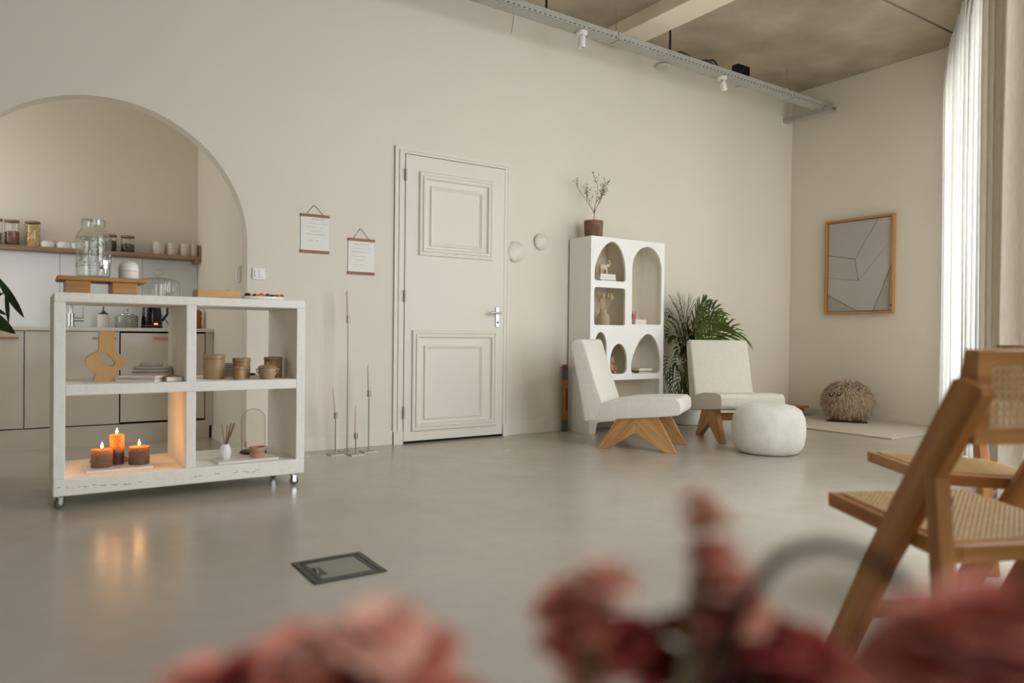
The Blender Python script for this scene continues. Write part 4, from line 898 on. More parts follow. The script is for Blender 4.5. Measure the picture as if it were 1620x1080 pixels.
dv = thing('stoneware_vase', 'beige bottle-necked vase in the square niche', 'vase', (4.345, -0.20, zz))
MB().lathe([(0, 0), (0.050, 0), (0.058, 0.01), (0.060, 0.06), (0.050, 0.095), (0.034, 0.108), (0.031, 0.135), (0.034, 0.142), (0.030, 0.142), (0.028, 0.11), (0, 0.10)], seg=32).build('vase_body', mat('sand_glaze', (178, 162, 136), rough=0.7, var=0.05), dv, smooth=True, local=True)
dg = thing('dried_bouquet', 'bunch of dried cream bunny-tail grass in the beige vase', 'dried flowers', (4.345, -0.20, zz + 0.115))
M_straw = mat('straw', (206, 184, 140), rough=0.8); M_tail = mat('grass_tail', (220, 200, 162), rough=0.95, bump=0.8, bscale=200, var=0.08, scale=90)
for i in range(20):
    a = rnd.uniform(0, 2*PI); sp_r = rnd.uniform(0.02, 0.10); h = rnd.uniform(0.08, 0.16)
    tip = Vector((sp_r*math.cos(a)*1.0 + 0.01, sp_r*math.sin(a)*0.6, h)); b0 = Vector((0.01*math.cos(a), 0.01*math.sin(a), -0.01)); d = (tip - b0).normalized()
    MB().tube([b0, tip], 0.0012, 5).build('stalk', M_straw, dg, local=True)
    q = d.to_track_quat('Z', 'Y').to_matrix()
    MB().lathe([(0, -0.005), (0.005, 0.003), (0.0085, 0.015), (0.007, 0.030), (0.003, 0.042), (0, 0.045)], c=tip, seg=10, axis=q).build('grass_head', M_tail, dg, smooth=True, local=True)
zz = 0.9573
M_pinkd = mat('rose_pink', (196, 110, 118), rough=0.4); M_pinkl = mat('soft_pink', (222, 178, 172), rough=0.4)
bk2 = book('paperback', 'pale pink book lying at the bottom of the tall niche', (4.765, -0.20, zz), 0.17, 0.13, 0.010, 0.0, M_pinkd, 'books in the tall niche')
book('paperback', 'thick white book stacked on the pink one in the tall niche', (4.755, -0.20, zz + 0.0105), 0.145, 0.12, 0.050, 0.0, M_cw, 'books in the tall niche')
for i, (x, lb, mm) in enumerate(((4.712, 'dark pink small bottle on the white book in the tall niche', M_pinkd), (4.748, 'light pink small bottle on the white book in the tall niche', M_pinkl))):
    t = thing('perfume_bottle', lb, 'bottle', (x, -0.20, zz + 0.061), 0, 'pink bottles in the tall niche')
    MB().tube([(0, 0, 0), (0, 0, 0.055)], 0.014, 16).build('bottle_body', mm, t, smooth=True, local=True)
    MB().tube([(0, 0, 0.0555), (0, 0, 0.080)], 0.009, 12).build('cap', M_pinkl, t, smooth=True, local=True)
zz = 0.5193
t = thing('teddy_figurine', 'small pink-beige seated bear figurine in the oval niche', 'figurine', (4.440, -0.20, zz), -0.5)
M_tan = mat('pinkish_clay', (186, 146, 122), rough=0.8, var=0.04, scale=20)
def ball(c, r_, sz=1.0, seg=16): return [(r_*math.sin(PI*i/10), -r_*sz*math.cos(PI*i/10)) for i in range(11)]
MB().lathe(ball(0, 0.036, 1.25), c=(0, 0, 0.048), seg=18).build('torso', M_tan, t, smooth=True, local=True)
h_ = MB().lathe(ball(0, 0.032, 1.0), c=(0, 0, 0.118), seg=18).build('head', M_tan, t, smooth=True, local=True)
for sg in (-1, 1):
    MB().lathe(ball(0, 0.011), c=(sg*0.020, 0, 0.150), seg=12).build('ear', M_tan, h_, smooth=True, local=True)
    MB().tube([(sg*0.028, -0.005, 0.075), (sg*0.042, -0.02, 0.055), (sg*0.040, -0.035, 0.035)], [0.011, 0.010, 0.008], 10).build('arm', M_tan, t, smooth=True, local=True)
    MB().tube([(sg*0.020, -0.01, 0.018), (sg*0.028, -0.04, 0.014), (sg*0.030, -0.060, 0.016)], [0.015, 0.013, 0.011], 10).build('leg', M_tan, t, smooth=True, local=True)
book('paperback', 'yellow book at the bottom of the wide lower niche', (4.815, -0.205, zz), 0.17, 0.12, 0.012, 0.02, M_cy, 'books in the wide lower niche')
book('paperback', 'dark thin book in the middle of the pile in the wide niche', (4.82, -0.205, zz + 0.0125), 0.175, 0.12, 0.008, 0.0, M_cb, 'books in the wide lower niche')
book('paperback', 'white book on top of the pile in the wide lower niche', (4.82, -0.205, zz + 0.021), 0.17, 0.12, 0.024, -0.02, M_cw, 'books in the wide lower niche')
# plant on top
t = thing('potted_olive_sprig', 'little leafy twig in a brown pot on top of the bookcase', 'plant', (4.236, -0.18, BH + 0.0003))
MB().lathe([(0, 0), (0.078, 0), (0.080, 0.004), (0.086, 0.15), (0.086, 0.155), (0.078, 0.155), (0.076, 0.14), (0, 0.138)], seg=36).build('flower_pot', mat('brown_clay_pot', (98, 78, 60), rgb2=(134, 110, 88), rough=0.85, scale=14), t, smooth=True, local=True)
M_twig = mat('twig', (78, 62, 46), rough=0.8); M_oliv = mat('olive_leaf', (88, 88, 60), rgb2=(136, 132, 100), rough=0.6, scale=60)
twm = MB(); lf = MB()
def twig(p, d, L, r_, depth):
    pts = [p]; 
    for i in range(5):
        d = (d + Vector((rnd.uniform(-0.25, 0.25), rnd.uniform(-0.2, 0.2), rnd.uniform(0, 0.15)))).normalized(); p = p + d*L/5; pts.append(p)
        if depth > 0 and i >= 1 and rnd.random() < 0.85: twig(p, (d + Vector((rnd.uniform(-1, 1), rnd.uniform(-0.6, 0.6), rnd.uniform(-0.2, 0.5)))).normalized(), L*0.55, r_*0.6, depth - 1)
        if depth < 2:
            for _ in range(1):
                a = Vector((rnd.uniform(-1, 1), rnd.uniform(-1, 1), rnd.uniform(-0.6, 1))).normalized(); b = a.cross(d).normalized(); c = p
                lf.add([c, c + a*0.012 + b*0.0045, c + a*0.026, c + a*0.012 - b*0.0045], [(0, 1, 2, 3)])
    twm.tube(pts, [r_*(1 - 0.12*i) for i in range(6)], 6)
twig(Vector((0, 0, 0.13)), Vector((0.05, 0, 1)), 0.13, 0.004, 0)
for q in ((0.12, 0.0), (-0.25, 0.1), (0.45, 0)):
    twig(Vector((0.005, 0, 0.225)), Vector((q[0], q[1], 1)).normalized(), 0.22, 0.003, 2)
twm.build('branches', M_twig, t, local=True, smooth=True); stuff(lf.build('small_leaves', M_oliv, t, local=True))
# patterned stick leaning by the bookcase
t = thing('rain_stick', 'brown wrapped rain stick with black markings leaning beside the bookcase', 'stick', (4.035, -0.052, 0))
for (z0, z1, mm, nm) in ((0, 0.11, 'grey', 'end_wrap'), (0.11, 0.46, 'tan', 'tube_body'), (0.46, 0.555, 'grey', 'end_wrap'), (0.555, 0.60, 'brown', 'end_cap')):
    m_ = {'grey': mat('grey_wrap', (96, 92, 92), rough=0.9, var=0.35, scale=60), 'tan': mat('tan_tube', (166, 116, 66), rough=0.7, var=0.08), 'brown': mat('brown_cap', (112, 66, 44), rough=0.7)}[mm]
    MB().tube([(0, 0, z0 + 0.0003), (0, 0, z1)], 0.024, 18).build(nm, m_, t, smooth=True, local=True)
mb = MB()
for i in range(9):
    for sg in (-1, 1):
        mb.obox((0.0, -0.0243, 0.20 + 0.022*i), (1, 0, 0.6*sg), (0, 1, 0), (-0.6*sg, 0, 1), 0.013, 0.0008, 0.0025)
stuff(mb.build('painted_marks', M_darkgap, t, local=True))

# ------------------------------------------------------------------ palm
palm = thing('areca_palm', 'bushy green areca palm in a white pot behind the armchairs', 'plant', (5.47, -0.19, 0))
MB().lathe([(0, 0), (0.150, 0), (0.160, 0.008), (0.172, 0.26), (0.172, 0.27), (0.160, 0.27), (0.155, 0.24), (0, 0.235)], seg=40).build('plant_pot', M_white, palm, smooth=True, local=True)
def frond(b0, m1, tip, L0, dens=11, droop=0.24, wid=0.0115, start=0.38):
    b0, m1, tip = Vector(b0), Vector(m1), Vector(tip); N = 18
    P = lambda t: b0*(1 - t)**2 + m1*2*t*(1 - t) + tip*t*t
    pts = [P(j/N) for j in range(N + 1)]
    MB().tube(pts, [0.007*(1 - 0.82*j/N) for j in range(N + 1)], 6).build('cane_stem', M_cane_stem, palm, smooth=True, local=True)
    fr_ = MB()
    for j in range(dens):
        t_ = start + (0.995 - start)*j/(dens - 1); p = P(t_); tg = (P(min(1, t_ + 0.02)) - P(t_ - 0.02)).normalized()
        up = Vector((0.25, -0.75, 0.6)); lat = tg.cross(up).normalized(); nv = lat.cross(tg).normalized()
        L = L0*math.sin(PI*(0.20 + 0.66*j/(dens - 1)))*rnd.uniform(0.88, 1.08); k_ = j/(dens - 1)
        for sg in (-1, 1):
            d = (lat*sg*(0.95 - 0.55*k_) + tg*(0.62 + 0.5*k_) + nv*0.15 + Vector((rnd.uniform(-.06, .06), rnd.uniform(-.06, .06), rnd.uniform(-.06, .06)))).normalized(); wv = d.cross(nv).normalized()*wid
            q1 = p + d*L*0.35 + nv*0.006; q2 = p + d*L*0.75 - Vector((0, 0, L*droop*0.4)); q3 = p + d*L - Vector((0, 0, L*droop))
            fr_.add([p, q1 + wv, q1 - wv, q2 + wv*0.7, q2 - wv*0.7, q3], [(0, 1, 2), (1, 3, 4, 2), (3, 5, 4)])
    fr_.v = [(max(x, -0.465), min(y, 0.165), max(z, 0.05)) for x, y, z in fr_.v]
    fr_.build('frond', M_green, palm, local=True)
for (tx, ty, tz, mx_, mz_, L0) in ((-0.40, -0.16, 1.18, -0.05, 0.95, 0.30), (-0.26, -0.10, 1.24, -0.06, 1.0, 0.26), (-0.30, -0.05, 1.05, -0.04, 0.95, 0.28), (0.10, -0.10, 1.20, -0.06, 0.98, 0.27), (0.30, -0.12, 1.12, 0.02, 1.18, 0.24),
                         (0.66, -0.16, 0.83, 0.22, 1.22, 0.28), (0.48, -0.06, 0.98, 0.10, 1.15, 0.28), (0.40, -0.20, 0.86, 0.12, 1.05, 0.30), (0.22, -0.18, 0.98, 0.0, 0.95, 0.28), (-0.05, -0.15, 1.06, -0.08, 0.85, 0.28),
                         (-0.42, -0.10, 1.02, -0.10, 0.98, 0.30), (-0.33, -0.14, 1.14, -0.08, 0.9, 0.30), (-0.15, -0.12, 1.22, -0.06, 1.0, 0.26), (-0.36, -0.18, 0.92, -0.12, 0.86, 0.30), (-0.24, -0.2, 0.92, -0.10, 0.8, 0.3), (0.03, -0.12, 1.12, -0.03, 0.9, 0.28),
                         (-0.40, -0.12, 0.86, -0.14, 0.98, 0.27), (-0.36, -0.20, 0.72, -0.16, 0.92, 0.27), (-0.18, -0.22, 0.80, -0.10, 0.80, 0.26)):
    a = rnd.uniform(0, 6.28); frond((0.06*math.cos(a) - 0.03, 0.06*math.sin(a), 0.236), (mx_, ty*0.4, mz_), (tx, ty, tz), L0)
for (tx, ty, tz, mx_, mz_, L0) in ((-0.40, -0.16, 0.36, -0.22, 0.72, 0.22), (-0.34, -0.22, 0.22, -0.26, 0.66, 0.2), (-0.26, -0.26, 0.40, -0.18, 0.70, 0.22), (-0.42, -0.10, 0.52, -0.20, 0.80, 0.22), (-0.20, -0.26, 0.30, -0.16, 0.60, 0.2), (-0.38, -0.20, 0.60, -0.16, 0.72, 0.22)):
    a = rnd.uniform(0, 6.28); frond((0.06*math.cos(a) - 0.03, 0.06*math.sin(a), 0.236), (mx_, ty*0.5, mz_), (tx, ty, tz), L0, dens=10, droop=0.5, wid=0.0075)

# ------------------------------------------------------------------ lounge chairs
def lounge_chair(label, loc, rotz):
    t = thing('lounge_chair', label, 'armchair', loc, rotz, 'cream lounge chairs')
    F = lambda u, v, w_: (w_, u, v)      # u forward (+y), v up, w lateral (x)
    seat = [(-0.09, 0.212), (0.50, 0.272), (0.575, 0.285), (0.590, 0.31), (0.585, 0.375), (0.555, 0.402), (0.40, 0.400), (0.18, 0.386), (-0.02, 0.350), (-0.10, 0.33)]
    MB().prism(seat, F, -0.268, 0.268).build('seat', M_fabric, t, local=True, bevel=0.022, bseg=4)
    back = [(-0.145, 0.198), (-0.055, 0.212), (0.000, 0.352), (-0.075, 0.574), (-0.150, 0.815), (-0.168, 0.838), (-0.245, 0.825), (-0.268, 0.795), (-0.195, 0.472)]
    MB().prism(back, F, -0.270, 0.270).build('backrest', M_fabric, t, local=True, bevel=0.020, bseg=4)
    MB().prism([(-0.088, 0.578), (-0.082, 0.580), (0.004, 0.345), (-0.002, 0.343)], F, -0.2705, -0.2695).build('seam', M_fabric, t, local=True)
    for sg in (-1, 1):
        w0, w1 = sg*0.205, sg*0.250
        MB().prism([(-0.040, 0), (0.040, 0), (0.250, 0.135), (0.250, 0.250), (0.105, 0.236)], F, w0, w1).build('leg', M_oak2, t, local=True, bevel=0.003)
        MB().prism([(0.2505, 0.135), (0.480, 0), (0.560, 0), (0.415, 0.266), (0.2505, 0.250)], F, w0, w1).build('leg', M_oak3, t, local=True, bevel=0.003)
    MB().box(-0.205, 0.205, 0.30, 0.335, 0.165, 0.225).build('stretcher', M_oak, t, local=True, bevel=0.003)
    return t
def slant(name, ang, ca=(160, 114, 68), cb=(206, 160, 108)):
    m_ = wood(name, ca, cb, axis=2, scale=11)
    for nd in m_.node_tree.nodes:
        if nd.type == 'MAPPING': nd.vector_type = 'TEXTURE'; nd.inputs['Scale'].default_value = (1, 1, 16); nd.inputs['Rotation'].default_value = (ang, 0, 0)
    return m_
M_oak2 = slant('oak_rear_leg', R(-42)); M_oak3 = slant('oak_front_leg', R(46))
lounge_chair('cream lounge chair seen from its side, left one, before the bookcase', (3.889, -0.836, 0.0003), R(-56 - 90))
lounge_chair('cream lounge chair facing forward in front of the palm, right one', (5.162, -0.905, 0.0003), R(-118 - 90))
# pouf
pf = [(0, 0.0), (0.19, 0.0), (0.225, 0.012), (0.257, 0.06), (0.270, 0.13), (0.272, 0.20), (0.262, 0.27), (0.235, 0.325), (0.19, 0.352), (0.12, 0.366), (0, 0.370)]
o = MB().lathe([(a, b) for a, b in pf], seg=56, wob=lambda an, z: 1 + 0.02*math.sin(2*an + 0.8)).build('pouf', M_pouf, smooth=True, local=True, angle=180); o.location = (4.665, -1.735, 0); tag(o, 'round white boucle pouf in front of the two lounge chairs', 'pouf')

# ------------------------------------------------------------------ end wall: picture, mat, furry pouf
pic = thing('framed_relief', 'oak-framed grey geometric relief picture on the end wall', 'picture', (X1, -0.845, 1.63))
y0, y1, z0, z1 = -1.228, -0.466, 1.124, 2.138
XF = X1 - 0.001
for (a, b, c, d, mm) in ((y0, y0 + 0.024, z0, z1, M_oakz), (y1 - 0.024, y1, z0, z1, M_oakz), (y0 + 0.024, y1 - 0.024, z0, z0 + 0.024, M_bamboo), (y0 + 0.024, y1 - 0.024, z1 - 0.024, z1, M_bamboo)):
    MB().box(XF - 0.052, XF, a, b, c, d).build('frame_bar', mat('frame_oak_%d' % int(c*100 + a*10), (184, 134, 80), rough=0.5, var=0.08, scale=12), pic, bevel=0.002)
MB().box(XF - 0.010, XF, y0 + 0.024, y1 - 0.024, z0 + 0.024, z1 - 0.024).build('backing_board', mat('grey_canvas_back', (84, 80, 74), rough=0.9), pic)
iy0, iy1, iz0, iz1 = y0 + 0.026, y1 - 0.026, z0 + 0.026, z1 - 0.026   # iy1 is the left side in view
L_ = lambda fx, fz: (iy1 + (iy0 - iy1)*fx, iz0 + (iz1 - iz0)*fz)
J1 = L_(0.44, 0.575); J2 = L_(0.50, 0.335); TPt = L_(0.80, 1.0); RT = L_(1.0, 0.76); L1 = L_(0, 0.64); L2 = L_(0, 0.385); L3 = L_(0, 0.19); B1 = L_(0.49, 0.0); B2 = L_(0.73, 0); R2 = L_(1.0, 0.50)
TLc = L_(0, 1); TRc = L_(1, 1); BLc = L_(0, 0); BRc = L_(1, 0)
def shrink(poly, k=0.0045):
    cx = sum(p[0] for p in poly)/len(poly); cy = sum(p[1] for p in poly)/len(poly)
    return [(p[0] + (cx - p[0])*k*4, p[1] + (cy - p[1])*k*4) for p in poly]
for i, (poly, th, col) in enumerate((([TLc, TPt, J1, L1], 0.022, (186, 183, 178)), ([TPt, TRc, RT, J2, J1], 0.026, (190, 187, 182)), ([L1, J1, J2, L2], 0.020, (188, 184, 177)),
                          ([L2, J2, RT, R2, B2, B1, L3], 0.030, (190, 186, 180)), ([L3, B1, BLc], 0.018, (176, 173, 169)), ([R2, BRc, B2], 0.016, (178, 175, 171)))):
    MB().prism(shrink(poly), lambda u, v, t: (t, u, v), XF - 0.010 - th*0.7, XF - 0.0102).build('canvas_facet', mat('grey_canvas_%d' % i, col, rough=0.9, var=0.05, scale=120, bump=0.3, bscale=400), pic, bevel=0.0015)
MB().lathe([(0.010, 0), (0.010, 0.003), (0.007, 0.003), (0.007, 0)], c=(XF - 0.052, y0 + 0.012, 1.205), seg=20, axis=Matrix.Rotation(-PI/2, 3, 'Y')).build('maker_mark', mat('burnt_mark', (84, 56, 34), rough=0.7), pic)
o = MB().box(6.165, 7.325, -1.86, -0.42, 0.0005, 0.014).build('floor_mat', mat('pale_mat', (196, 188, 174), rough=0.8, var=0.03), bevel=0.003, origin=(6.8, -1.1, 0)); tag(o, 'thin pale rectangular mat on the floor under the furry pouf', 'mat')
fb = thing('furry_pouf', 'round furry brown pouf with two button eyes and black feet', 'pouf', (7.055, -0.905, 0.0145))
M_fur = mat('brown_fur', (136, 110, 88), rgb2=(226, 202, 174), rough=0.9, scale=75, sheen=0.3)
MB().lathe([(0.225*math.sin(PI*i/16), 0.205 - 0.185*math.cos(PI*i/16)) for i in range(17)], seg=36).build('body', M_fur, fb, smooth=True, local=True)
fm = MB(); rf = random.Random(4)
for i in range(9000):
    u = rf.uniform(-0.93, 0.96); a = rf.uniform(0, 2*PI); s_ = math.sqrt(1 - u*u); nrm = Vector((s_*math.cos(a), s_*math.sin(a), u))
    p = Vector((nrm.x*0.222, nrm.y*0.222, 0.205 + nrm.z*0.183)); L = rf.uniform(0.035, 0.075)
    tang = (Vector((0, 0, -1)) + nrm*nrm.z + Vector((rf.uniform(-.5, .5), rf.uniform(-.5, .5), rf.uniform(-.3, .3)))); 
    if tang.length < 0.05: tang = Vector((1, 0, 0))
    tang.normalize(); wv = nrm.cross(tang).normalized()*0.0042
    q1 = p + nrm*L*0.42 + tang*L*0.35; q2 = p + nrm*L*0.45 + tang*L
    if q2.z < 0.004: q2.z = 0.004
    if q1.z < 0.004: q1.z = 0.004
    fm.v += [tuple(p - wv), tuple(p + wv), tuple(q1 + wv), tuple(q1 - wv), tuple(q2)]; b_ = 5*i; fm.f += [(b_, b_+1, b_+2, b_+3), (b_+3, b_+2, b_+4)]
me = bpy.data.meshes.new('fur'); me.from_pydata(fm.v, [], fm.f); me.materials.append(M_fur); o = bpy.data.objects.new('fur', me); scene.collection.objects.link(o); o.parent = fb; stuff(o)
vdir = (Vector((0, -5.2, 0)) - Vector((7.05, -0.9, 0))).normalized(); lat_ = Vector((-vdir.y, vdir.x, 0))
for sg, q in ((0, 0.105), (1, 0.045)):
    nrm = (vdir*1.0 - lat_*q*8.0*0.95 + Vector((0, 0, 0.42))).normalized(); p = Vector((0, 0, 0.205)) + Vector((nrm.x*0.252, nrm.y*0.252, nrm.z*0.215))
    e_ = MB().lathe([(r_, z_) for r_, z_ in ball(0, 0.019)], c=p, seg=16).build('eye', M_black, fb, smooth=True, local=True)
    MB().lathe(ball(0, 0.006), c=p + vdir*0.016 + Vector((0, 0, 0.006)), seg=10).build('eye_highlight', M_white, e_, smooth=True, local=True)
for q in (0.085, -0.085):
    c_ = vdir*0.15 + lat_*q
    MB().prism([(0.105*math.cos(a), 0.052*math.sin(a)) for a in [i*2*PI/24 for i in range(24)]], lambda u, v, t: tuple(c_ + lat_*u + vdir*v + Vector((0, 0, t))), 0.0004, 0.012).build('foot', M_black, fb, local=True, bevel=0.003)
# low wooden board behind the right lounge chair, wall plug
t = thing('low_bench', 'low wooden bench by the wall behind the right lounge chair', 'bench', (6.93, -0.2, 0))
MB().box(6.62, 7.24, -0.34, -0.05, 0.085, 0.110).build('bench_top', M_bamboo, t, bevel=0.003)
for x in (6.68, 7.14): MB().box(x, x + 0.04, -0.32, -0.07, 0.0003, 0.085).build('leg', M_bamboo, t)

# ------------------------------------------------------------------ folding chairs with cane
def cane(mb, P, nu, nv, pu, pv, th=0.0011, wd=0.0034):
    """P(u,v,h)->3d ; u in [0,nu*pu], v in [0,nv*pv]: woven strands with real gaps"""
    U = nu*pu; V = nv*pv
    def strip(a, b, h):
        (u0, v0), (u1, v1) = a, b; d = Vector((u1 - u0, v1 - v0)).normalized(); n = Vector((-d.y, d.x))*wd/2
        c = [(u0 - n.x, v0 - n.y), (u0 + n.x, v0 + n.y), (u1 + n.x, v1 + n.y), (u1 - n.x, v1 - n.y)]
        mb.add([P(x, y, h) for x, y in c] + [P(x, y, h + th) for x, y in c], [(0,1,2,3),(7,6,5,4),(0,4,5,1),(1,5,6,2),(2,6,7,3),(3,7,4,0)])
    for i in range(nu):
        for q in (0.32, 0.68): strip(((i + q)*pu, 0), ((i + q)*pu, V), 0)
    for j in range(nv):
        for q in (0.32, 0.68): strip((0, (j + q)*pv), (U, (j + q)*pv), th)
    for k_ in range(-nv, nu):
        k_ += 0.5; u0 = max(0, k_*pu); v0 = (u0 - k_*pu)/pu*pv; u1 = min(U, (k_ + nv)*pu); v1 = (u1 - k_*pu)/pu*pv
        if u1 - u0 > pu: strip((u0, v0), (u1, v1), 2*th)
    for k_ in range(0, nu + nv):
        k_ += 0.5; u0 = min(U, k_*pu); v0 = (k_*pu - u0)/pu*pv; u1 = max(0, (k_ - nv)*pu); v1 = (k_*pu - u1)/pu*pv
        if u0 - u1 > pu: strip((u0, v0), (u1, v1), 3*th)
def folding_chair(label, loc, rotz):
    t = thing('folding_chair', label, 'chair', loc, rotz, 'beech and cane folding chairs')
    F = lambda u, v, w_: (w_, -u, v)     # u: distance behind the seat front, v up, w lateral
    HW = 0.205; sz_ = lambda u: 0.4535 - 0.055*u
    for sg in (-1, 1):
        MB().prism([(0, sz_(0) - 0.037), (0.43, sz_(0.43) - 0.037), (0.43, sz_(0.43)), (0, sz_(0))], F, sg*(HW - 0.032), sg*HW).build('seat_rail', M_beech, t, local=True, bevel=0.003)
    for (a, b) in ((0, 0.034), (0.396, 0.43)):
        MB().prism([(a, sz_(a) - 0.037), (b, sz_(b) - 0.037), (b, sz_(b)), (a, sz_(a))], F, -(HW - 0.032), HW - 0.032).build('seat_rail', M_beechx, t, local=True, bevel=0.003)
    cm = MB(); nu, nv = 25, 26; pu, pv = (2*HW - 0.052)/25, (0.43 - 0.056)/26
    cane(cm, lambda u, v, h: (-HW + 0.026 + u, -(0.028 + v), sz_(0.028 + v) + h + 0.0003), nu, nv, pu, pv, wd=0.0036)
    stuff(cm.build('cane_seat', M_cane, t, local=True))
    # dense under-weave that closes most of the seat holes
    cord = MB()
    for a in ((-HW + 0.024, HW - 0.024, -0.030, -0.026), (-HW + 0.024, HW - 0.024, -0.404, -0.400)): cord.box(a[0], a[1], a[2], a[3], sz_(-a[2]), sz_(-a[2]) + 0.005)
    for sg in (-1, 1): cord.prism([(0.028, sz_(0.028)), (0.402, sz_(0.402)), (0.402, sz_(0.402) + 0.005), (0.028, sz_(0.028) + 0.005)], F, sg*(HW - 0.024), sg*(HW - 0.028))
    cord.build('edge_binding', M_cane, t, local=True)
    for sg in (-1, 1):
        a0, a1 = sg*(HW + 0.002), sg*(HW + 0.032)
        lp = [(0.012, 0.0005), (0.088, 0.0005), (0.300, 0.375), (0.545, 0.760), (0.538, 0.776), (0.478, 0.792), (0.464, 0.786), (0.222, 0.390)]
        MB().prism(lp, F, a0, a1).build('front_leg', M_beechd1, t, local=True, bevel=0.004, bseg=3)
        MB().prism([(0.448, 0.0005), (0.492, 0.0005), (0.424, 0.600), (0.398, 0.606), (0.392, 0.595)], F, sg*(HW - 0.004), sg*(HW + 0.034)).build('rear_leg', M_beechz, t, local=True, bevel=0.003)
        MB().prism([(0.414 + 0.011*math.cos(a), 0.520 + 0.020*math.sin(a)) for a in [i*2*PI/20 for i in range(20)]], F, sg*(HW - 0.004), sg*(HW - 0.012)).build('bolt_cap', M_black, t, local=True)
    MB().prism([(0.150, 0.183), (0.185, 0.183), (0.190, 0.218), (0.155, 0.218)], F, -(HW + 0.002), HW + 0.002).build('stretcher', M_beechx, t, local=True, bevel=0.003)
    MB().prism([(0.455, 0.120), (0.475, 0.120), (0.473, 0.150), (0.453, 0.150)], F, -(HW - 0.004), HW - 0.004).build('stretcher', M_beechx, t, local=True, bevel=0.003)
    bk = MB()
    for sg in (-1, 1): bk.prism([(0.420, 0.665), (0.436, 0.652), (0.491, 0.655), (0.500, 0.848), (0.463, 0.850)], F, sg*HW, sg*(HW - 0.034))
    bk.prism([(0.463, 0.820), (0.499, 0.820), (0.500, 0.848), (0.463, 0.850)], F, -HW + 0.034, HW - 0.034)
    bk.prism([(0.425, 0.655), (0.491, 0.655), (0.492, 0.687), (0.435, 0.687)], F, -HW + 0.034, HW - 0.034)
    b = bk.build('backrest_frame', M_beechx, t, local=True, bevel=0.003)
    cm = MB(); nv = 8; nu = 22; pu = (2*HW - 0.064)/22; pv = 0.137/8
    cane(cm, lambda u, v, h: (-HW + 0.032 + u, -(0.486 + 0.006*v/0.137 + h), 0.685 + v), nu, nv, pu, pv, wd=0.0030)
    stuff(cm.build('cane_back', M_cane, b, local=True))
    return t
M_beechd1 = slant('beech_long_leg', R(32), (150, 96, 46), (184, 128, 68))
folding_chair('wooden folding chair with cane seat and back, nearest the camera', (1.990, -4.144, 0), R(-24))
folding_chair('wooden folding chair with cane seat standing behind the nearest one', (2.460, -3.888, 0), R(55))

# ------------------------------------------------------------------ bouquet close to the camera (out of focus)
tb = thing('side_table', 'small round table under the pink bouquet, below the photo frame', 'table', (0.20, -4.99, 0))
MB().lathe([(0, 0.42), (0.20, 0.42), (0.205, 0.428), (0.20, 0.44), (0, 0.44)], seg=40).build('table_top', M_beech, tb, smooth=True, local=True)
for i in range(3):
    a = 2*PI*i/3 + 0.4; MB().tube([(0.10*math.cos(a), 0.10*math.sin(a), 0.42), (0.17*math.cos(a), 0.17*math.sin(a), 0.0005)], [0.014, 0.010], 12).build('leg', M_beechz, tb, smooth=True, local=True)
vb = thing('flower_vase', 'glass vase holding the pink bouquet, below the photo frame', 'vase', (0.20, -4.99, 0.4403))
MB().lathe([(0, 0.002), (0.05, 0.0), (0.055, 0.01), (0.06, 0.10), (0.048, 0.16), (0.052, 0.18), (0.049, 0.18), (0.045, 0.16), (0.056, 0.10), (0.050, 0.012), (0, 0.01)], seg=36).build('vase_body', M_glass, vb, smooth=True, local=True)
M_pk = [mat('petal_coral', (216, 140, 122), rough=0.85), mat('petal_red', (164, 66, 58), rough=0.85), mat('petal_pale', (228, 178, 158), rough=0.85), mat('petal_mauve', (134, 72, 76), rough=0.85), mat('petal_dark', (96, 30, 30), rough=0.85)]
M_fst = mat('flower_stem', (92, 84, 50), rough=0.7)
VT = Vector((0.20, -4.99, 0.60)); pmesh = {}
def petals(ci):
    if ci in pmesh: return pmesh[ci]
    mb = MB(); rr = random.Random(ci*7 + 1)
    for ring_ in range(4):
        npt = 5 + ring_*2
        for k_ in range(npt):
            a = 2*PI*k_/npt + ring_*0.6 + rr.uniform(-.2, .2); el = R(75 - ring_*24 + rr.uniform(-9, 9)); rad = Vector((math.cos(a), math.sin(a), 0)); tan = Vector((-math.sin(a), math.cos(a), 0))
            d = rad*math.cos(el) + Vector((0, 0, 1))*math.sin(el); L = 0.55 + 0.15*ring_; wd = 0.34
            q0 = rad*0.05 - Vector((0, 0, 0.25)); q1 = q0 + d*L*0.5; q2 = q0 + d*L + rad*0.08; nrm = d.cross(tan)
            vs = [q0, q1 - tan*wd*0.8 + nrm*0.08, q1 - nrm*0.05, q1 + tan*wd*0.8 + nrm*0.08, q2 - tan*wd + nrm*0.1*rr.uniform(-1, 1), q2 + d*0.06, q2 + tan*wd + nrm*0.1*rr.uniform(-1, 1)]
            mb.add(vs, [(0, 1, 2), (0, 2, 3), (1, 4, 5, 2), (2, 5, 6, 3)])
    o = mb.build('blossom', M_pk[ci], None, local=True, smooth=True, angle=180); pmesh[ci] = o.data; bpy.data.objects.remove(o)
    return pmesh[ci]
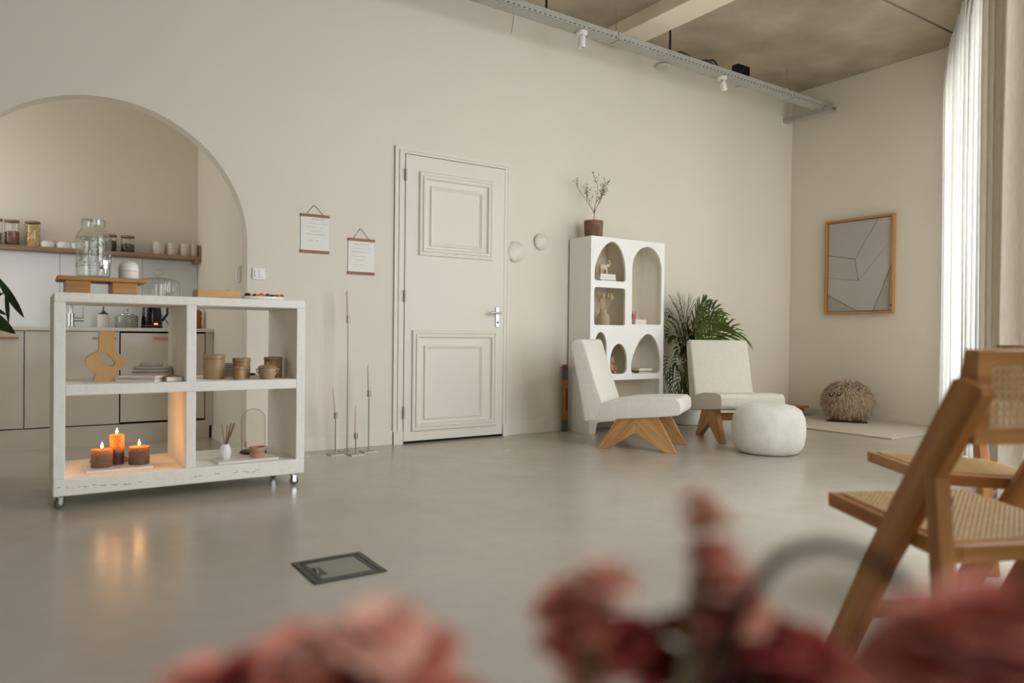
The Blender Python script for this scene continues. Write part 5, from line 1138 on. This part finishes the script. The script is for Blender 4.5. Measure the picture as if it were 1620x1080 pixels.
def flower_stalk(label, blooms):
    base = VT + Vector((rnd.uniform(-.02, .02), rnd.uniform(-.02, .02), -0.13))
    t = thing('flower_stalk', label, 'flower', tuple(base), 0, 'flower stalks of the pink bouquet')
    cen = sum((Vector(p) for p, _, _ in blooms), Vector())/len(blooms); hub = cen*0.6 + (VT + (base - VT)*0.1)*0.4; hub.z = min(p[2] for p, _, _ in blooms) - 0.03
    neck = Vector((base.x, base.y, VT.z + 0.02))
    MB().tube([base, neck, hub], 0.0022, 7).build('main_stem', M_fst, t, smooth=True)
    for p, r_, ci in blooms:
        o = bpy.data.objects.new('blossom', petals(ci)); scene.collection.objects.link(o); o.parent = t; o.location = Vector(p) - base; o.scale = (r_, r_, r_); o.rotation_euler = (rnd.uniform(-.4, .4), rnd.uniform(-.4, .4), rnd.uniform(0, 6.28))
        MB().tube([hub, (hub + Vector(p))/2 + Vector((0, 0, 0.002)), Vector(p) - Vector((0, 0, r_*0.3))], 0.0011, 5).build('side_stem', M_fst, t)
flower_stalk('coral pink blossom head at the lower left, leftmost of the blurred flowers', [((0.070, -4.862, 0.712), 0.018, 0), ((0.088, -4.874, 0.716), 0.020, 1), ((0.103, -4.884, 0.723), 0.020, 0), ((0.100, -4.880, 0.704), 0.020, 4), ((0.082, -4.868, 0.702), 0.018, 1)])
flower_stalk('pale pink blossom head right beside the leftmost blurred one', [((0.118, -4.895, 0.729), 0.020, 2), ((0.134, -4.907, 0.737), 0.021, 2), ((0.148, -4.916, 0.725), 0.018, 0), ((0.128, -4.900, 0.712), 0.020, 1), ((0.160, -4.925, 0.708), 0.018, 0)])
flower_stalk('pink blossom head in the bottom centre, left of the tall spike', [((0.222, -4.930, 0.741), 0.017, 0), ((0.238, -4.940, 0.751), 0.017, 2), ((0.231, -4.936, 0.741), 0.016, 2), ((0.230, -4.934, 0.727), 0.018, 0), ((0.247, -4.946, 0.722), 0.017, 1), ((0.236, -4.940, 0.706), 0.018, 2), ((0.224, -4.932, 0.712), 0.016, 0)])
flower_stalk('tall pale pink flower spike rising highest of the blurred flowers', [((0.2770, -4.967, 0.790), 0.0110, 2), ((0.2800, -4.968, 0.780), 0.0130, 2), ((0.2835, -4.970, 0.764), 0.0135, 0), ((0.288, -4.974, 0.751), 0.0160, 2), ((0.284, -4.972, 0.738), 0.0180, 0), ((0.294, -4.978, 0.736), 0.0140, 2), ((0.276, -4.966, 0.728), 0.0150, 2)])
flower_stalk('dark red blossom head low to the right of the tall spike', [((0.272, -4.964, 0.726), 0.018, 1), ((0.292, -4.976, 0.723), 0.017, 2), ((0.262, -4.956, 0.708), 0.019, 1), ((0.285, -4.972, 0.702), 0.020, 4), ((0.276, -4.968, 0.712), 0.014, 2)])
flower_stalk('deep red blossom head between the tall spike and the wooden chair', [((0.306, -4.986, 0.723), 0.019, 1), ((0.322, -4.997, 0.716), 0.019, 1), ((0.312, -4.990, 0.700), 0.020, 1), ((0.335, -5.006, 0.706), 0.018, 0)])
flower_stalk('large mauve red blossom head at the lower right corner', [((0.272, -5.083, 0.770), 0.019, 0), ((0.288, -5.092, 0.775), 0.021, 0), ((0.304, -5.100, 0.773), 0.021, 3), ((0.282, -5.090, 0.757), 0.021, 0), ((0.298, -5.099, 0.756), 0.021, 3), ((0.262, -5.076, 0.755), 0.018, 0), ((0.270, -5.081, 0.742), 0.019, 1), ((0.312, -5.106, 0.762), 0.020, 3), ((0.290, -5.094, 0.742), 0.020, 1), ((0.278, -5.086, 0.764), 0.017, 3), ((0.296, -5.097, 0.766), 0.018, 1)])
ar = [(0.262, -4.983, 0.68), (0.275, -4.990, 0.735), (0.286, -4.996, 0.756), (0.293, -5.000, 0.766), (0.305, -5.008, 0.772), (0.317, -5.017, 0.772), (0.332, -5.027, 0.765), (0.342, -5.033, 0.754), (0.348, -5.037, 0.738)]
tag(MB().tube(spl(ar, 5, False) + [ar[-1]], 0.0034, 8).build('bent_stem', mat('grey_stem', (44, 38, 32), rough=1.0, spec=0.0), smooth=True, origin=ar[0]), 'grey-brown drooping stem arching over the blurred blossoms', 'stem')
